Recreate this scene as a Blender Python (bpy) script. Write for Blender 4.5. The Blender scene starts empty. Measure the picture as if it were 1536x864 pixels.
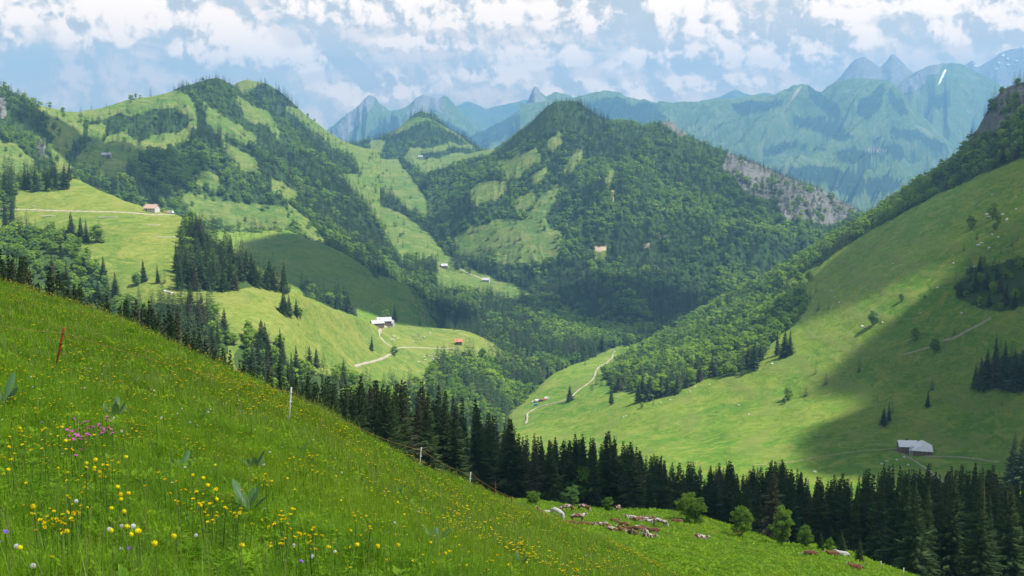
import bpy, bmesh, math, random
import numpy as np
from mathutils import Vector, Matrix, Euler, Quaternion
random.seed(7); RNG = np.random.default_rng(7)
scene = bpy.context.scene
COL = scene.collection
R = math.radians

# ------------------------------------------------------------------ camera
F = 1854.0                     # focal length in pixels of the 1536-wide photograph
PITCH = math.atan(242.0 / F)
FWD = np.array([0.0, math.cos(PITCH), -math.sin(PITCH)])
UPV = np.array([0.0, math.sin(PITCH), math.cos(PITCH)])
cam_d = bpy.data.cameras.new('camera'); cam = bpy.data.objects.new('camera', cam_d); COL.objects.link(cam)
cam.location = (0, 0, 0); cam.rotation_euler = (math.pi / 2 - PITCH, 0, 0)
cam_d.sensor_width = 36.0; cam_d.lens = 36.0 * F / 1536.0
cam_d.clip_start = 0.1; cam_d.clip_end = 60000
scene.camera = cam

def ray_point(px, py, D):
    px = np.asarray(px, float); py = np.asarray(py, float); D = np.asarray(D, float)
    tx = (px - 768.0) / F; ty = (432.0 - py) / F
    return np.stack([D * tx, D * (FWD[1] + UPV[1] * ty), D * (FWD[2] + UPV[2] * ty)], -1)
def project(P):
    P = np.asarray(P, float)
    D = P[..., 1] * FWD[1] + P[..., 2] * FWD[2]
    u = P[..., 1] * UPV[1] + P[..., 2] * UPV[2]
    Ds = np.where(np.abs(D) < 1e-6, 1e-6, D)
    return 768.0 + F * P[..., 0] / Ds, 432.0 - F * u / Ds, D

# ------------------------------------------------------------------ numeric helpers
def pchip(xk, yk, x):
    """monotone cubic; yk may be (K,) or (K,N) with x (M,) -> (M,) or (M,N)"""
    xk = np.asarray(xk, float); yk = np.asarray(yk, float); x = np.asarray(x, float)
    flat = yk.ndim == 1
    if flat: yk = yk[:, None]
    if len(xk) == 2:
        t = ((x - xk[0]) / (xk[1] - xk[0]))[:, None]
        o = yk[0] * (1 - t) + yk[1] * t
        return o[:, 0] if flat else o
    h = np.diff(xk)[:, None]; d = np.diff(yk, axis=0) / h
    m = np.zeros_like(yk)
    w1 = 2 * h[1:] + h[:-1]; w2 = h[1:] + 2 * h[:-1]
    a, b = d[:-1], d[1:]
    ok = a * b > 0
    with np.errstate(all='ignore'):
        hm = (w1 + w2) / (w1 / np.where(ok, a, 1) + w2 / np.where(ok, b, 1))
    m[1:-1] = np.where(ok, hm, 0); m[0] = d[0]; m[-1] = d[-1]
    i = np.clip(np.searchsorted(xk, x, side='right') - 1, 0, len(xk) - 2)
    t = ((x - xk[i]) / (xk[i + 1] - xk[i]))[:, None]; t = np.clip(t, 0, 1)
    hh = h[i]
    o = ((1 + 2 * t) * (1 - t) ** 2) * yk[i] + t * (1 - t) ** 2 * hh * m[i] + t * t * (3 - 2 * t) * yk[i + 1] + t * t * (t - 1) * hh * m[i + 1]
    return o[:, 0] if flat else o

def _hash(ix, iy, seed):
    n = (ix.astype(np.int64) * 374761393 + iy.astype(np.int64) * 668265263 + seed * 1442695041) & 0xffffffff
    n = ((n ^ (n >> 13)) * 1274126177) & 0xffffffff
    return ((n ^ (n >> 16)) & 0xffff) / 65535.0
def vnoise(x, y, seed=0):
    x = np.asarray(x, float); y = np.asarray(y, float)
    ix = np.floor(x); iy = np.floor(y); fx = x - ix; fy = y - iy
    fx = fx * fx * fx * (fx * (fx * 6 - 15) + 10); fy = fy * fy * fy * (fy * (fy * 6 - 15) + 10)
    a = _hash(ix, iy, seed); b = _hash(ix + 1, iy, seed); c = _hash(ix, iy + 1, seed); d = _hash(ix + 1, iy + 1, seed)
    return ((a * (1 - fx) + b * fx) * (1 - fy) + (c * (1 - fx) + d * fx) * fy) * 2 - 1
def fbm(x, y, seed=0, octv=4, gain=0.5):
    s = 0; a = 1.0; n = 0
    for k in range(octv):
        s = s + a * vnoise(x * 2 ** k + 17.3 * k, y * 2 ** k - 9.1 * k, seed + k); n += a; a *= gain
    return s / n
def ridged(x, y, seed=0, octv=4):
    s = 0; a = 1.0; n = 0
    for k in range(octv):
        s = s + a * (1 - np.abs(vnoise(x * 2 ** k, y * 2 ** k, seed + k)) * 2); n += a; a *= 0.5
    return s / n
def in_poly(px, py, poly):
    px = np.asarray(px); py = np.asarray(py); c = np.zeros(px.shape, bool)
    n = len(poly); j = n - 1
    for i in range(n):
        xi, yi = poly[i]; xj, yj = poly[j]
        if yi != yj:
            c ^= ((yi > py) != (yj > py)) & (px < (xj - xi) * (py - yi) / (yj - yi) + xi)
        j = i
    return c
def in_any(px, py, polys, jit=6.0, sc=22.0):
    jx = px + jit * fbm(px / sc, py / sc, 91, 3) * 1.6; jy = py + jit * fbm(px / sc, py / sc, 57, 3)
    c = np.zeros(np.shape(px), bool)
    for p in polys: c |= in_poly(jx, jy, p)
    return c

# ------------------------------------------------------------------ object helpers
def tag(o, label=None, cat=None, group=None, kind=None):
    if label: o['label'] = label
    if cat: o['category'] = cat
    if group: o['group'] = group
    if kind: o['kind'] = kind
    return o
def empty(name, loc=(0, 0, 0), rz=0.0):
    o = bpy.data.objects.new(name, None); o.location = loc; o.rotation_euler = (0, 0, rz)
    o.empty_display_size = 0.3; COL.objects.link(o); return o
def np_mesh(name, V, Fc, mats=(), smooth=False, attrs=None, matidx=None):
    V = np.asarray(V, np.float32); Fc = np.asarray(Fc, np.int32)
    me = bpy.data.meshes.new(name)
    k = Fc.shape[1]
    me.vertices.add(len(V)); me.vertices.foreach_set('co', V.ravel())
    me.loops.add(Fc.size); me.loops.foreach_set('vertex_index', Fc.ravel())
    me.polygons.add(len(Fc)); me.polygons.foreach_set('loop_start', np.arange(0, Fc.size, k, dtype=np.int32))
    if matidx is not None: me.polygons.foreach_set('material_index', np.asarray(matidx, np.int32))
    me.update(calc_edges=True)
    if smooth: me.shade_smooth()
    for m in mats: me.materials.append(m)
    for an, arr in (attrs or {}).items():
        arr = np.asarray(arr, np.float32)
        if arr.ndim == 1:
            a = me.attributes.new(an, 'FLOAT', 'POINT'); a.data.foreach_set('value', arr)
        else:
            a = me.attributes.new(an, 'FLOAT_VECTOR', 'POINT'); a.data.foreach_set('vector', arr.ravel())
    return me
def link(name, me, parent=None, loc=None):
    o = bpy.data.objects.new(name, me); COL.objects.link(o)
    if parent is not None: o.parent = parent
    if loc is not None: o.location = loc
    return o
class MB:
    """collects boxes, tubes and faces into ONE mesh"""
    def __init__(s): s.v = []; s.f = []; s.m = []
    def add(s, vs, fs, mi=0):
        b = len(s.v); s.v += [tuple(v) for v in vs]; s.f += [tuple(b + i for i in f) for f in fs]; s.m += [mi] * len(fs)
    def box(s, c, d, rz=0.0, mi=0):
        x, y, z = [k / 2 for k in d]; ca, sa = math.cos(rz), math.sin(rz); vs = []
        for dz in (-z, z):
            for dx, dy in ((-x, -y), (x, -y), (x, y), (-x, y)):
                vs.append((c[0] + dx * ca - dy * sa, c[1] + dx * sa + dy * ca, c[2] + dz))
        s.add(vs, [(0, 3, 2, 1), (4, 5, 6, 7), (0, 1, 5, 4), (1, 2, 6, 5), (2, 3, 7, 6), (3, 0, 4, 7)], mi)
    def tube(s, pts, rad, n=6, mi=0, cap=True):
        pts = [Vector(p) for p in pts]
        if not hasattr(rad, '__len__'): rad = [rad] * len(pts)
        rings = []
        for i, p in enumerate(pts):
            t = (pts[min(i + 1, len(pts) - 1)] - pts[max(i - 1, 0)]).normalized()
            a = t.orthogonal().normalized() if i == 0 else (a - t * a.dot(t)).normalized()
            b = t.cross(a)
            rings.append([p + (a * math.cos(2 * math.pi * k / n) + b * math.sin(2 * math.pi * k / n)) * rad[i] for k in range(n)])
        vs = [v for r in rings for v in r]; fs = []
        for i in range(len(rings) - 1):
            for k in range(n):
                fs.append((i * n + k, i * n + (k + 1) % n, (i + 1) * n + (k + 1) % n, (i + 1) * n + k))
        if cap: fs += [tuple(range(n))[::-1], tuple((len(rings) - 1) * n + k for k in range(n))]
        s.add(vs, fs, mi)
    def mesh(s, name, mats, smooth=False):
        me = bpy.data.meshes.new(name); me.from_pydata(s.v, [], s.f)
        for m in (mats if isinstance(mats, (list, tuple)) else [mats]): me.materials.append(m)
        me.polygons.foreach_set('material_index', s.m); me.update()
        if smooth: me.shade_smooth()
        return me
    def build(s, name, mats, parent=None, smooth=False):
        return link(name, s.mesh(name, mats, smooth), parent)

# ------------------------------------------------------------------ node helpers
class NT:
    def __init__(s, tree): s.t = tree; s.n = tree.nodes; s.l = tree.links
    def new(s, typ, **kw):
        n = s.n.new(typ)
        for k, v in kw.items(): setattr(n, k, v)
        return n
    def put(s, sock, v):
        if isinstance(v, bpy.types.NodeSocket): s.l.new(v, sock)
        elif v is not None: sock.default_value = v
    def m(s, op, a, b=None, c=None, clamp=False):
        n = s.new('ShaderNodeMath', operation=op); n.use_clamp = clamp
        s.put(n.inputs[0], a)
        if b is not None: s.put(n.inputs[1], b)
        if c is not None: s.put(n.inputs[2], c)
        return n.outputs[0]
    def v(s, op, a, b=None, scale=None):
        n = s.new('ShaderNodeVectorMath', operation=op); s.put(n.inputs[0], a)
        if b is not None: s.put(n.inputs[1], b)
        if scale is not None: s.put(n.inputs['Scale'], scale)
        return n.outputs[1] if op in ('DOT_PRODUCT', 'LENGTH', 'DISTANCE') else n.outputs[0]
    def xyz(s, x, y, z):
        n = s.new('ShaderNodeCombineXYZ'); s.put(n.inputs[0], x); s.put(n.inputs[1], y); s.put(n.inputs[2], z); return n.outputs[0]
    def sep(s, v):
        n = s.new('ShaderNodeSeparateXYZ'); s.put(n.inputs[0], v); return n.outputs
    def noise(s, vec, scale, detail=4, rough=0.55, dist=0.0, out=0):
        n = s.new('ShaderNodeTexNoise'); s.put(n.inputs['Vector'], vec); n.inputs['Scale'].default_value = scale
        n.inputs['Detail'].default_value = detail; n.inputs['Roughness'].default_value = rough; n.inputs['Distortion'].default_value = dist
        return n.outputs[out]
    def ramp(s, val, lo, hi, a=0.0, b=1.0, smooth=True):
        n = s.new('ShaderNodeMapRange'); n.interpolation_type = 'SMOOTHSTEP' if smooth else 'LINEAR'
        s.put(n.inputs[0], val); s.put(n.inputs[1], lo); s.put(n.inputs[2], hi); s.put(n.inputs[3], a); s.put(n.inputs[4], b); return n.outputs[0]
    def mix(s, f, a, b, blend='MIX'):
        n = s.new('ShaderNodeMix', data_type='RGBA', blend_type=blend); s.put(n.inputs[0], f)
        for k, x in ((6, a), (7, b)):
            s.put(n.inputs[k], (*x, 1.0) if isinstance(x, tuple) and len(x) == 3 else x)
        return n.outputs[2]
    def attr(s, name, out=2):
        n = s.new('ShaderNodeAttribute', attribute_name=name); return n.outputs[out]
def new_mat(name):
    m = bpy.data.materials.new(name); m.use_nodes = True; t = NT(m.node_tree); t.n.clear()
    out = t.new('ShaderNodeOutputMaterial'); return m, t, out
def simple_mat(name, col, rough=0.7, var=0.15, scale=3.0, bump=0.0, metal=0.0, spec=0.3):
    m, t, out = new_mat(name)
    b = t.new('ShaderNodeBsdfPrincipled'); b.inputs['Roughness'].default_value = rough; b.inputs['Metallic'].default_value = metal
    b.inputs['Specular IOR Level'].default_value = spec
    tc = t.new('ShaderNodeTexCoord').outputs['Object']
    n = t.noise(tc, scale, 5, 0.6)
    c = t.mix(n, tuple(x * (1 - var) for x in col), tuple(min(1, x * (1 + var)) for x in col))
    t.put(b.inputs['Base Color'], c)
    if bump:
        bn = t.new('ShaderNodeBump'); bn.inputs['Strength'].default_value = bump; bn.inputs['Distance'].default_value = 0.05
        t.put(bn.inputs['Height'], t.noise(tc, scale * 4, 4)); t.l.new(bn.outputs[0], b.inputs['Normal'])
    t.l.new(b.outputs[0], out.inputs[0]); return m

# ------------------------------------------------------------------ terrain materials
def terrain_mat(name, grass_a, grass_b, grass_c, floor_c, rock_a, rock_b, bare_c, sc=1.0, bump=1.0, terrace=0.0, streak=0.0):
    """sc: size factor of the patches (metres)"""
    m, t, out = new_mat(name)
    P = t.new('ShaderNodeNewGeometry').outputs['Position']
    big = t.noise(P, 0.006 / sc, 4, 0.6)
    mid = t.noise(P, 0.035 / sc, 6, 0.65, 0.6)
    fine = t.noise(P, 0.35 / sc, 6, 0.7)
    g = t.mix(t.ramp(big, 0.43, 0.57), grass_a, grass_b)
    g = t.mix(t.ramp(mid, 0.46, 0.64, 0, 0.75), g, grass_c)
    g = t.mix(t.ramp(fine, 0.46, 0.62, 0.0, 0.55), g, t.mix(0.5, g, (0.02, 0.055, 0.010)))
    PS = t.v('MULTIPLY', P, (1.0, 1.0, 3.2))
    st = t.noise(PS, 0.055 / sc, 8, 0.72, 1.2)
    g = t.mix(t.ramp(st, 0.50, 0.62, 0.0, 0.60), g, t.mix(0.4, grass_c, (0.24, 0.27, 0.07)))
    g = t.mix(t.ramp(st, 0.48, 0.36, 0.0, 0.55), g, (0.055, 0.12, 0.022))
    h = t.m('ADD', t.m('ADD', t.m('MULTIPLY', mid, 1.6), t.m('MULTIPLY', st, 1.6)), t.m('MULTIPLY', fine, 0.5))
    if streak > 0:
        sk = t.noise(t.v('MULTIPLY', P, (1.0, 1.0, 0.22)), 0.0075, 9, 0.72, 1.0)
        g = t.mix(t.ramp(sk, 0.52, 0.66, 0.0, streak), g, (0.30, 0.32, 0.20)); g = t.mix(t.ramp(sk, 0.47, 0.36, 0.0, streak), g, (0.035, 0.065, 0.03))
        h = t.m('ADD', h, t.m('MULTIPLY', sk, 3.5))
    if terrace > 0:
        z = t.sep(P)[2]
        ph = t.m('ADD', t.m('MULTIPLY', z, 0.9), t.m('MULTIPLY', t.noise(P, 0.012, 4, 0.6), 22.0))
        w = t.m('SINE', ph)
        ph2 = t.m('ADD', t.m('MULTIPLY', z, 0.33), t.m('MULTIPLY', t.noise(P, 0.02, 3, 0.6), 9.0))
        w2 = t.m('SINE', ph2)
        ww = t.m('ADD', t.m('MULTIPLY', w, 0.5), w2)
        k = t.ramp(ww, -0.2, 1.3, 0.0, terrace)
        kk = t.m('MULTIPLY', k, t.ramp(t.noise(P, 0.008, 3), 0.35, 0.6))
        g = t.mix(kk, g, t.mix(0.5, grass_c, (0.11, 0.14, 0.05)))
        h = t.m('ADD', h, t.m('MULTIPLY', ww, 0.5 * terrace))
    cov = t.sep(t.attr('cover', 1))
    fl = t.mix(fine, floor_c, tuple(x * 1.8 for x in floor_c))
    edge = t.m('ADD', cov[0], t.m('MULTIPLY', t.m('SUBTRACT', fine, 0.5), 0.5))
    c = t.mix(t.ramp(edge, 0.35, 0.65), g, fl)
    rk = t.mix(t.ramp(t.noise(P, 0.08 / sc, 8, 0.7, 1.5), 0.3, 0.7), rock_a, rock_b)
    redge = t.m('ADD', cov[1], t.m('MULTIPLY', t.m('SUBTRACT', t.noise(P, 0.05 / sc, 6, 0.75), 0.5), 1.7))
    c = t.mix(t.ramp(redge, 0.50, 0.66), c, rk)
    bedge = t.m('ADD', cov[2], t.m('MULTIPLY', t.m('SUBTRACT', t.noise(P, 0.12 / sc, 5, 0.7), 0.5), 0.8))
    c = t.mix(t.ramp(bedge, 0.45, 0.65), c, bare_c)
    b = t.new('ShaderNodeBsdfDiffuse'); t.put(b.inputs['Color'], c); b.inputs['Roughness'].default_value = 0.6
    bn = t.new('ShaderNodeBump'); bn.inputs['Strength'].default_value = 0.55 * bump; bn.inputs['Distance'].default_value = 1.6 * sc
    hh = t.m('ADD', h, t.m('MULTIPLY', t.m('MULTIPLY', t.noise(P, 0.09 / sc, 8, 0.75, 2.0), cov[1]), 5.0))
    t.put(bn.inputs['Height'], hh); t.l.new(bn.outputs[0], b.inputs['Normal'])
    t.l.new(b.outputs[0], out.inputs[0]); return m
ROCK = ((0.23, 0.225, 0.21), (0.085, 0.09, 0.085)); BARE = (0.42, 0.33, 0.23)
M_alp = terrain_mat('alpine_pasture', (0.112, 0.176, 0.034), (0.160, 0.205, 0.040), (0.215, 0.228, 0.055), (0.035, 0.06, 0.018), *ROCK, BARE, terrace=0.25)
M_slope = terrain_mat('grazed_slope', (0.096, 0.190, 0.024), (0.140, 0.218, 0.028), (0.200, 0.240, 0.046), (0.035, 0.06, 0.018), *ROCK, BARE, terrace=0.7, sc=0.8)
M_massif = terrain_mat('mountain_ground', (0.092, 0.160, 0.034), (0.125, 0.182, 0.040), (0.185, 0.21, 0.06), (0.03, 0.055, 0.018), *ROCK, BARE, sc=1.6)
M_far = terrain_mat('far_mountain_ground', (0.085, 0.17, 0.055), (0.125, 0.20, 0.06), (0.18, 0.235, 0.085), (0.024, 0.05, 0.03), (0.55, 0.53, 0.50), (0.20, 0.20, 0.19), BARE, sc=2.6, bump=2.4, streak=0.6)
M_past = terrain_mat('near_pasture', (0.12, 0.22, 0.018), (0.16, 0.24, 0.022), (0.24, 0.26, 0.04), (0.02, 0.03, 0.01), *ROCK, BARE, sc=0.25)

# ------------------------------------------------------------------ layers
ZMIN = -606.0
LAYERS = {}
class Layer:
    def __init__(s, key, name, rows, u0, u1, nu, nv, mat, amp, nsc, seed=1, gully=0.0, gsc=60.0, back=((60, -25), (300, -140)), foot=None,
                 forest=(), holes=None, rock=(), bare=(), jit=6.0, label=None, slant=0.0, craggy=0.0):
        s.key = key
        us = np.linspace(u0, u1, nu); K = len(rows)
        PY = np.array([pchip([p[0] for p in r], [p[1] for p in r], np.clip(us, r[0][0], r[-1][0])) for r in rows])
        DD = np.array([pchip([p[0] for p in r], [p[2] for p in r], np.clip(us, r[0][0], r[-1][0])) for r in rows])
        P = ray_point(np.broadcast_to(us, PY.shape), PY, DD)          # K, nu, 3
        knots = [P[k] for k in range(K)]; pre = []
        dirx = P[0, :, 0:1] / np.maximum(P[0, :, 1:2], 1)
        for (dy, dz) in back[::-1]:
            q = P[0].copy(); q[:, 1] += dy; q[:, 0] += (dirx * dy)[:, 0]; q[:, 2] += dz; pre.append(q)
        post = []
        if foot:
            for (dy, dz) in foot:
                q = P[-1].copy(); q[:, 1] -= dy; q[:, 2] += dz; post.append(q)
        A = np.array(pre + knots + post); nb = len(pre); KK = len(A)
        # v sampling: few rows on the back, nv over the visible part
        vs = np.concatenate([np.linspace(0, nb, nb * 3, endpoint=False), np.linspace(nb, nb + K - 1, nv), (nb + K - 1 + np.arange(1, len(post) * 3 + 1) / 3.0)])
        s.vr = nb * 3                                   # index of the ridge row
        s.vf = nb * 3 + nv
        G = pchip(np.arange(KK), A.reshape(KK, -1), vs).reshape(len(vs), nu, 3)
        x, y = G[..., 0], G[..., 1]
        dz = amp * fbm(x / nsc, y / nsc, seed, 5, 0.5)
        if gully > 0:
            vv = (vs - nb)[:, None]; w = np.clip(vv * 1.2, 0.12, 1)
            if holes:
                q0 = project(G); hm0 = sum(in_any(q0[0], q0[1] + dy_, holes, 0).astype(float) for dy_ in (-8, -3, 3, 8)) / 4.0; w = w * (1 - 0.85 * hm0)
            uu = us[None, :] + slant * vv + 14 * fbm(us[None, :] / 40.0, vv * 1.5, seed + 9, 3)
            dz = dz + gully * w * (ridged(uu / gsc, vv * 0.45 + uu * 0.003, seed + 5, 4) - 0.4)
        if craggy: dz = dz + craggy * np.clip((vs - nb)[:, None] * 3, 0.25, 1) * (ridged(x / (nsc * 0.55), y / (nsc * 0.55), seed + 31, 6) - 0.15)
        G[..., 2] = np.maximum(G[..., 2] + dz, ZMIN + 6)
        s.G = G; s.us = us; s.nu = nu; s.nvt = len(vs)
        s.PX, s.PY, s.D = project(G)
        cov = np.zeros(G.shape)
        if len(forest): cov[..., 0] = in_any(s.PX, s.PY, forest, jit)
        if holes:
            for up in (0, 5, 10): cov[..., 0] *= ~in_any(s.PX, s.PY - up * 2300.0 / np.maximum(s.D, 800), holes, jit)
        s.forest = cov[..., 0].astype(bool).copy()
        if len(rock): cov[..., 1] = in_any(s.PX, s.PY, rock, jit)
        if len(bare): cov[..., 2] = in_any(s.PX, s.PY, bare, 1.0)
        for c in range(2):                              # soften one cell
            k = cov[..., c]; k2 = k.copy(); k2[1:-1, 1:-1] = (k[1:-1, 1:-1] * 2 + k[:-2, 1:-1] + k[2:, 1:-1] + k[1:-1, :-2] + k[1:-1, 2:]) / 6; cov[..., c] = k2
        s.rock = cov[..., 1]
        n, mm = len(vs), nu
        idx = np.arange(n * mm).reshape(n, mm)
        Fc = np.stack([idx[:-1, :-1], idx[1:, :-1], idx[1:, 1:], idx[:-1, 1:]], -1).reshape(-1, 4)
        me = np_mesh(name, G.reshape(-1, 3), Fc, [mat], True, {'cover': cov.reshape(-1, 3)})
        s.obj = link(name, me); tag(s.obj, label, None, None, 'structure')
        LAYERS[key] = s
    def at(s, px, py, frontmost=True):
        """terrain point seen at this pixel of the photograph (nearest surface of this sheet)"""
        u = np.interp(px, s.us, np.arange(s.nu)); i = int(min(max(math.floor(u), 0), s.nu - 2)); f = u - i
        C = s.G[:, i] * (1 - f) + s.G[:, i + 1] * f
        _, yy, _ = project(C)
        for k in range(len(yy) - 1, 0, -1):
            if yy[k] >= py > yy[k - 1]:
                t = (yy[k] - py) / (yy[k] - yy[k - 1]); return C[k] * (1 - t) + C[k - 1] * t
        k = int(np.argmin(np.abs(yy - py))); return C[k].copy()
    def sample(s, mask, spacing, rng, vmin=None):
        """random surface points, one per spacing^2 of ground, in cells where mask"""
        G = s.G; v0 = s.vr if vmin is None else vmin
        a = G[:-1, :-1]; b = G[1:, :-1]; c = G[:-1, 1:]
        ar = np.abs((b[..., 0] - a[..., 0]) * (c[..., 1] - a[..., 1]) - (b[..., 1] - a[..., 1]) * (c[..., 0] - a[..., 0]))
        ok = mask[:-1, :-1].astype(float).copy(); ok[:v0] = 0
        ar = ar * ok
        n = int(ar.sum() / spacing ** 2 * 1.6)
        if n < 1: return np.zeros((0, 3)), np.zeros(0, int)
        cdf = np.cumsum(ar.ravel()); r = rng.random(n) * cdf[-1]; ci = np.searchsorted(cdf, r)
        ci = np.minimum(ci, ar.size - 1); i, j = np.unravel_index(ci, ar.shape)
        tu = rng.random(n)[:, None]; tv = rng.random(n)[:, None]
        P = (G[i, j] * (1 - tu) + G[i, j + 1] * tu) * (1 - tv) + (G[i + 1, j] * (1 - tu) + G[i + 1, j + 1] * tu) * tv
        cell = np.floor(P[:, :2] / (spacing * 0.9)).astype(np.int64)
        key = cell[:, 0] * 1000003 + cell[:, 1]
        _, keep = np.unique(key, return_index=True)
        return P[keep], i[keep] * s.nu + j[keep]

FAR = 1.85
# ---- far mountains -------------------------------------------------
def far(key, sky, D, rows_more, u0, u1, amp, gully, gsc, seed, nu=260, nv=70, mat=None, **kw):
    k = FAR
    r0 = [(x, y, D * k) for x, y in sky]; rows_more = [[(a, b, c * k) for a, b, c in r] for r in rows_more]; amp *= k; gully *= k
    return Layer(key, 'mountain', [r0] + rows_more, u0, u1, nu, nv, mat or M_far, amp, 420.0 * FAR, seed, gully, gsc, back=((350, -220), (900, -420)), craggy=24.0 * FAR, **kw)
# tuning values
SUN_E = 5.0
SKY_K = 0.06
VEIL_LO, VEIL_HI = (0.41, 0.43, 0.45), (0.74, 0.68, 0.63)
HEAP_LO, HEAP_HI = (0.38, 0.40, 0.42), (0.92, 0.86, 0.80)
HAZE_COL, HAZE_D = (0.25, 0.56, 0.93, 1.0), 1.02e-4
CLOUD_T = (0.60, 0.04, 0.38)
CLOUD_HEAPS = [(50, 30, 85, 66), (15, 70, 60, 40), (225, 35, 95, 66), (190, 62, 62, 36), (285, 35, 60, 50), (355, 60, 68, 46), (330, 86, 60, 32), (392, 88, 42, 28),
               (480, 18, 66, 36), (565, 20, 105, 42), (655, 26, 85, 38), (480, 95, 58, 24), (560, 138, 100, 24), (640, 74, 76, 16), (765, 30, 60, 26), (810, 92, 75, 34), (730, 120, 66, 18),
               (860, 28, 85, 40), (925, 12, 60, 30), (1035, 42, 80, 38), (1120, 78, 70, 30), (1230, 68, 85, 28), (1300, 18, 120, 32), (1405, 20, 85, 34), (1425, 62, 80, 26), (1510, 10, 70, 24), (1500, 52, 60, 22), (1000, 98, 100, 22), (1180, 100, 80, 18), (900, 140, 120, 16), (1060, 130, 100, 12)]
# x, y, z of the shaded ground, radii
CLOUD_SHADES = [(-10, 190, -60, 520, 330, 0), (160, 405, -120, 430, 185, 1), (575, 805, -190, 360, 262, 1), (680, 1240, -90, 300, 380, 2), (-215, 1690, -230, 170, 190, 1), (210, 1900, -280, 230, 150, 2), (-640, 1900, -60, 160, 120, 2)]
EXPOSURE = 1.0
FP = {}   # forest polygons by layer, in photograph pixels
far('pale', [(560, 190), (640, 178), (690, 160), (700, 156), (718, 161), (730, 164), (745, 157), (760, 153), (775, 150), (790, 146), (815, 150), (860, 160), (960, 178)], 9300,
    [[(560, 240, 8000), (760, 235, 8000), (960, 240, 8000)], [(560, 330, 6500), (960, 330, 6500)]], 560, 960, 60, 70, 40, 11, nu=130, nv=40,
    label='palest bluish range of mountains at the horizon behind the pointed peaks')
far('blue', [(1000, 165), (1085, 143), (1093, 138), (1105, 132), (1118, 137), (1130, 139), (1148, 136), (1165, 141), (1230, 160)], 8800,
    [[(1000, 230, 7600), (1230, 230, 7600)]], 1000, 1230, 40, 40, 30, 12, nu=100, nv=30, label='low pale blue summits peeping over the long grassy ridge')
far('right_far', [(1380, 150), (1435, 112), (1446, 96), (1458, 92), (1466, 101), (1478, 95), (1500, 82), (1515, 75), (1530, 73), (1545, 77), (1580, 88), (1700, 120), (1850, 150)], 7700,
    [[(1380, 190, 7200), (1520, 150, 7200), (1850, 190, 7200)], [(1380, 260, 6400), (1850, 260, 6400)]], 1380, 1850, 50, 90, 22, 13, nu=200,
    rock=[[(1380, 60), (1850, 60), (1850, 205), (1380, 205)]], jit=14, label='grey rocky mountain with small snow patches at the right edge')
far('twin', [(1180, 170), (1240, 133), (1262, 113), (1275, 97), (1286, 88), (1296, 85), (1306, 90), (1319, 99), (1329, 92), (1339, 82), (1349, 90), (1362, 103), (1380, 118), (1420, 150), (1480, 190)], 7000,
    [[(1180, 210, 6500), (1300, 150, 6500), (1340, 150, 6500), (1480, 230, 6500)], [(1180, 280, 5800), (1480, 280, 5800)]], 1180, 1480, 30, 40, 22, 14, nu=200,
    rock=[[(1230, 75), (1400, 75), (1400, 120), (1330, 140), (1230, 140)]], jit=12, forest=[[(1240, 140), (1330, 130), (1420, 160), (1420, 260), (1240, 260)]],
    label='dark blue twin peaks above the far right mountains')
SNOW = [(1407, 124), (1409, 121), (1418, 104), (1419, 108), (1412, 122), (1405, 127)]
far('dome', [(1290, 175), (1340, 130), (1352, 118), (1367, 107), (1385, 97), (1400, 92), (1420, 90), (1440, 91), (1455, 97), (1475, 110), (1500, 127), (1530, 152), (1580, 185), (1700, 230)], 6300,
    [[(1290, 230, 5700), (1420, 170, 5500), (1480, 190, 5600), (1700, 270, 5700)], [(1290, 300, 4700), (1420, 270, 4500), (1700, 320, 4700)], [(1290, 400, 3800), (1700, 400, 3800)]],
    1290, 1700, 45, 80, 30, 15, nu=240, nv=90, jit=8,
    forest=[[(1480, 190), (1540, 190), (1540, 330), (1400, 330), (1420, 290), (1450, 250)], [(1395, 145), (1425, 135), (1430, 160), (1400, 165)]],
    rock=[[(1340, 130), (1400, 95), (1420, 95), (1380, 130), (1350, 145)]], label='rounded green mountain with one slanting strip of snow')
far('rocky', [(380, 235), (430, 222), (480, 203), (500, 190), (520, 173), (538, 156), (546, 149), (552, 142), (558, 140), (563, 143), (570, 153), (590, 164), (605, 160), (618, 153), (626, 145), (637, 141), (645, 144), (656, 147), (667, 143), (676, 150), (690, 165), (706, 180), (730, 198), (780, 225), (860, 250)], 6400,
    [[(380, 262, 5600), (520, 215, 5700), (560, 195, 5700), (640, 195, 5700), (720, 230, 5700), (860, 270, 5600)], [(380, 330, 4700), (860, 330, 4700)]],
    380, 860, 45, 100, 16, 16, nu=260, nv=80,
    rock=[[(496, 196), (548, 144), (566, 142), (552, 175), (535, 200), (520, 215), (496, 212)], [(618, 150), (640, 140), (664, 148), (668, 175), (650, 165), (630, 175), (612, 170)]], jit=7,
    forest=[[(545, 200), (580, 185), (610, 205), (650, 180), (690, 190), (720, 215), (690, 220), (600, 225)]],
    label='pair of rocky grey summits in the middle of the far range')
far('horn', [(640, 250), (700, 213), (725, 202), (745, 190), (765, 177), (782, 166), (792, 155), (797, 144), (802, 134), (806, 136), (812, 144), (820, 149), (832, 145), (850, 148), (900, 165), (960, 200)], 5800,
    [[(640, 285, 5100), (760, 222, 5200), (830, 200, 5200), (960, 240, 5100)], [(640, 340, 4500), (960, 320, 4500)]], 640, 960, 35, 70, 30, 17, nu=200,
    rock=[[(792, 130), (812, 130), (818, 150), (800, 160), (788, 160)]], forest=[[(700, 205), (770, 175), (800, 160), (860, 150), (860, 185), (800, 185), (760, 205), (720, 225)]],
    label='sharp blue horn rising beside the wooded middle mountain')
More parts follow.
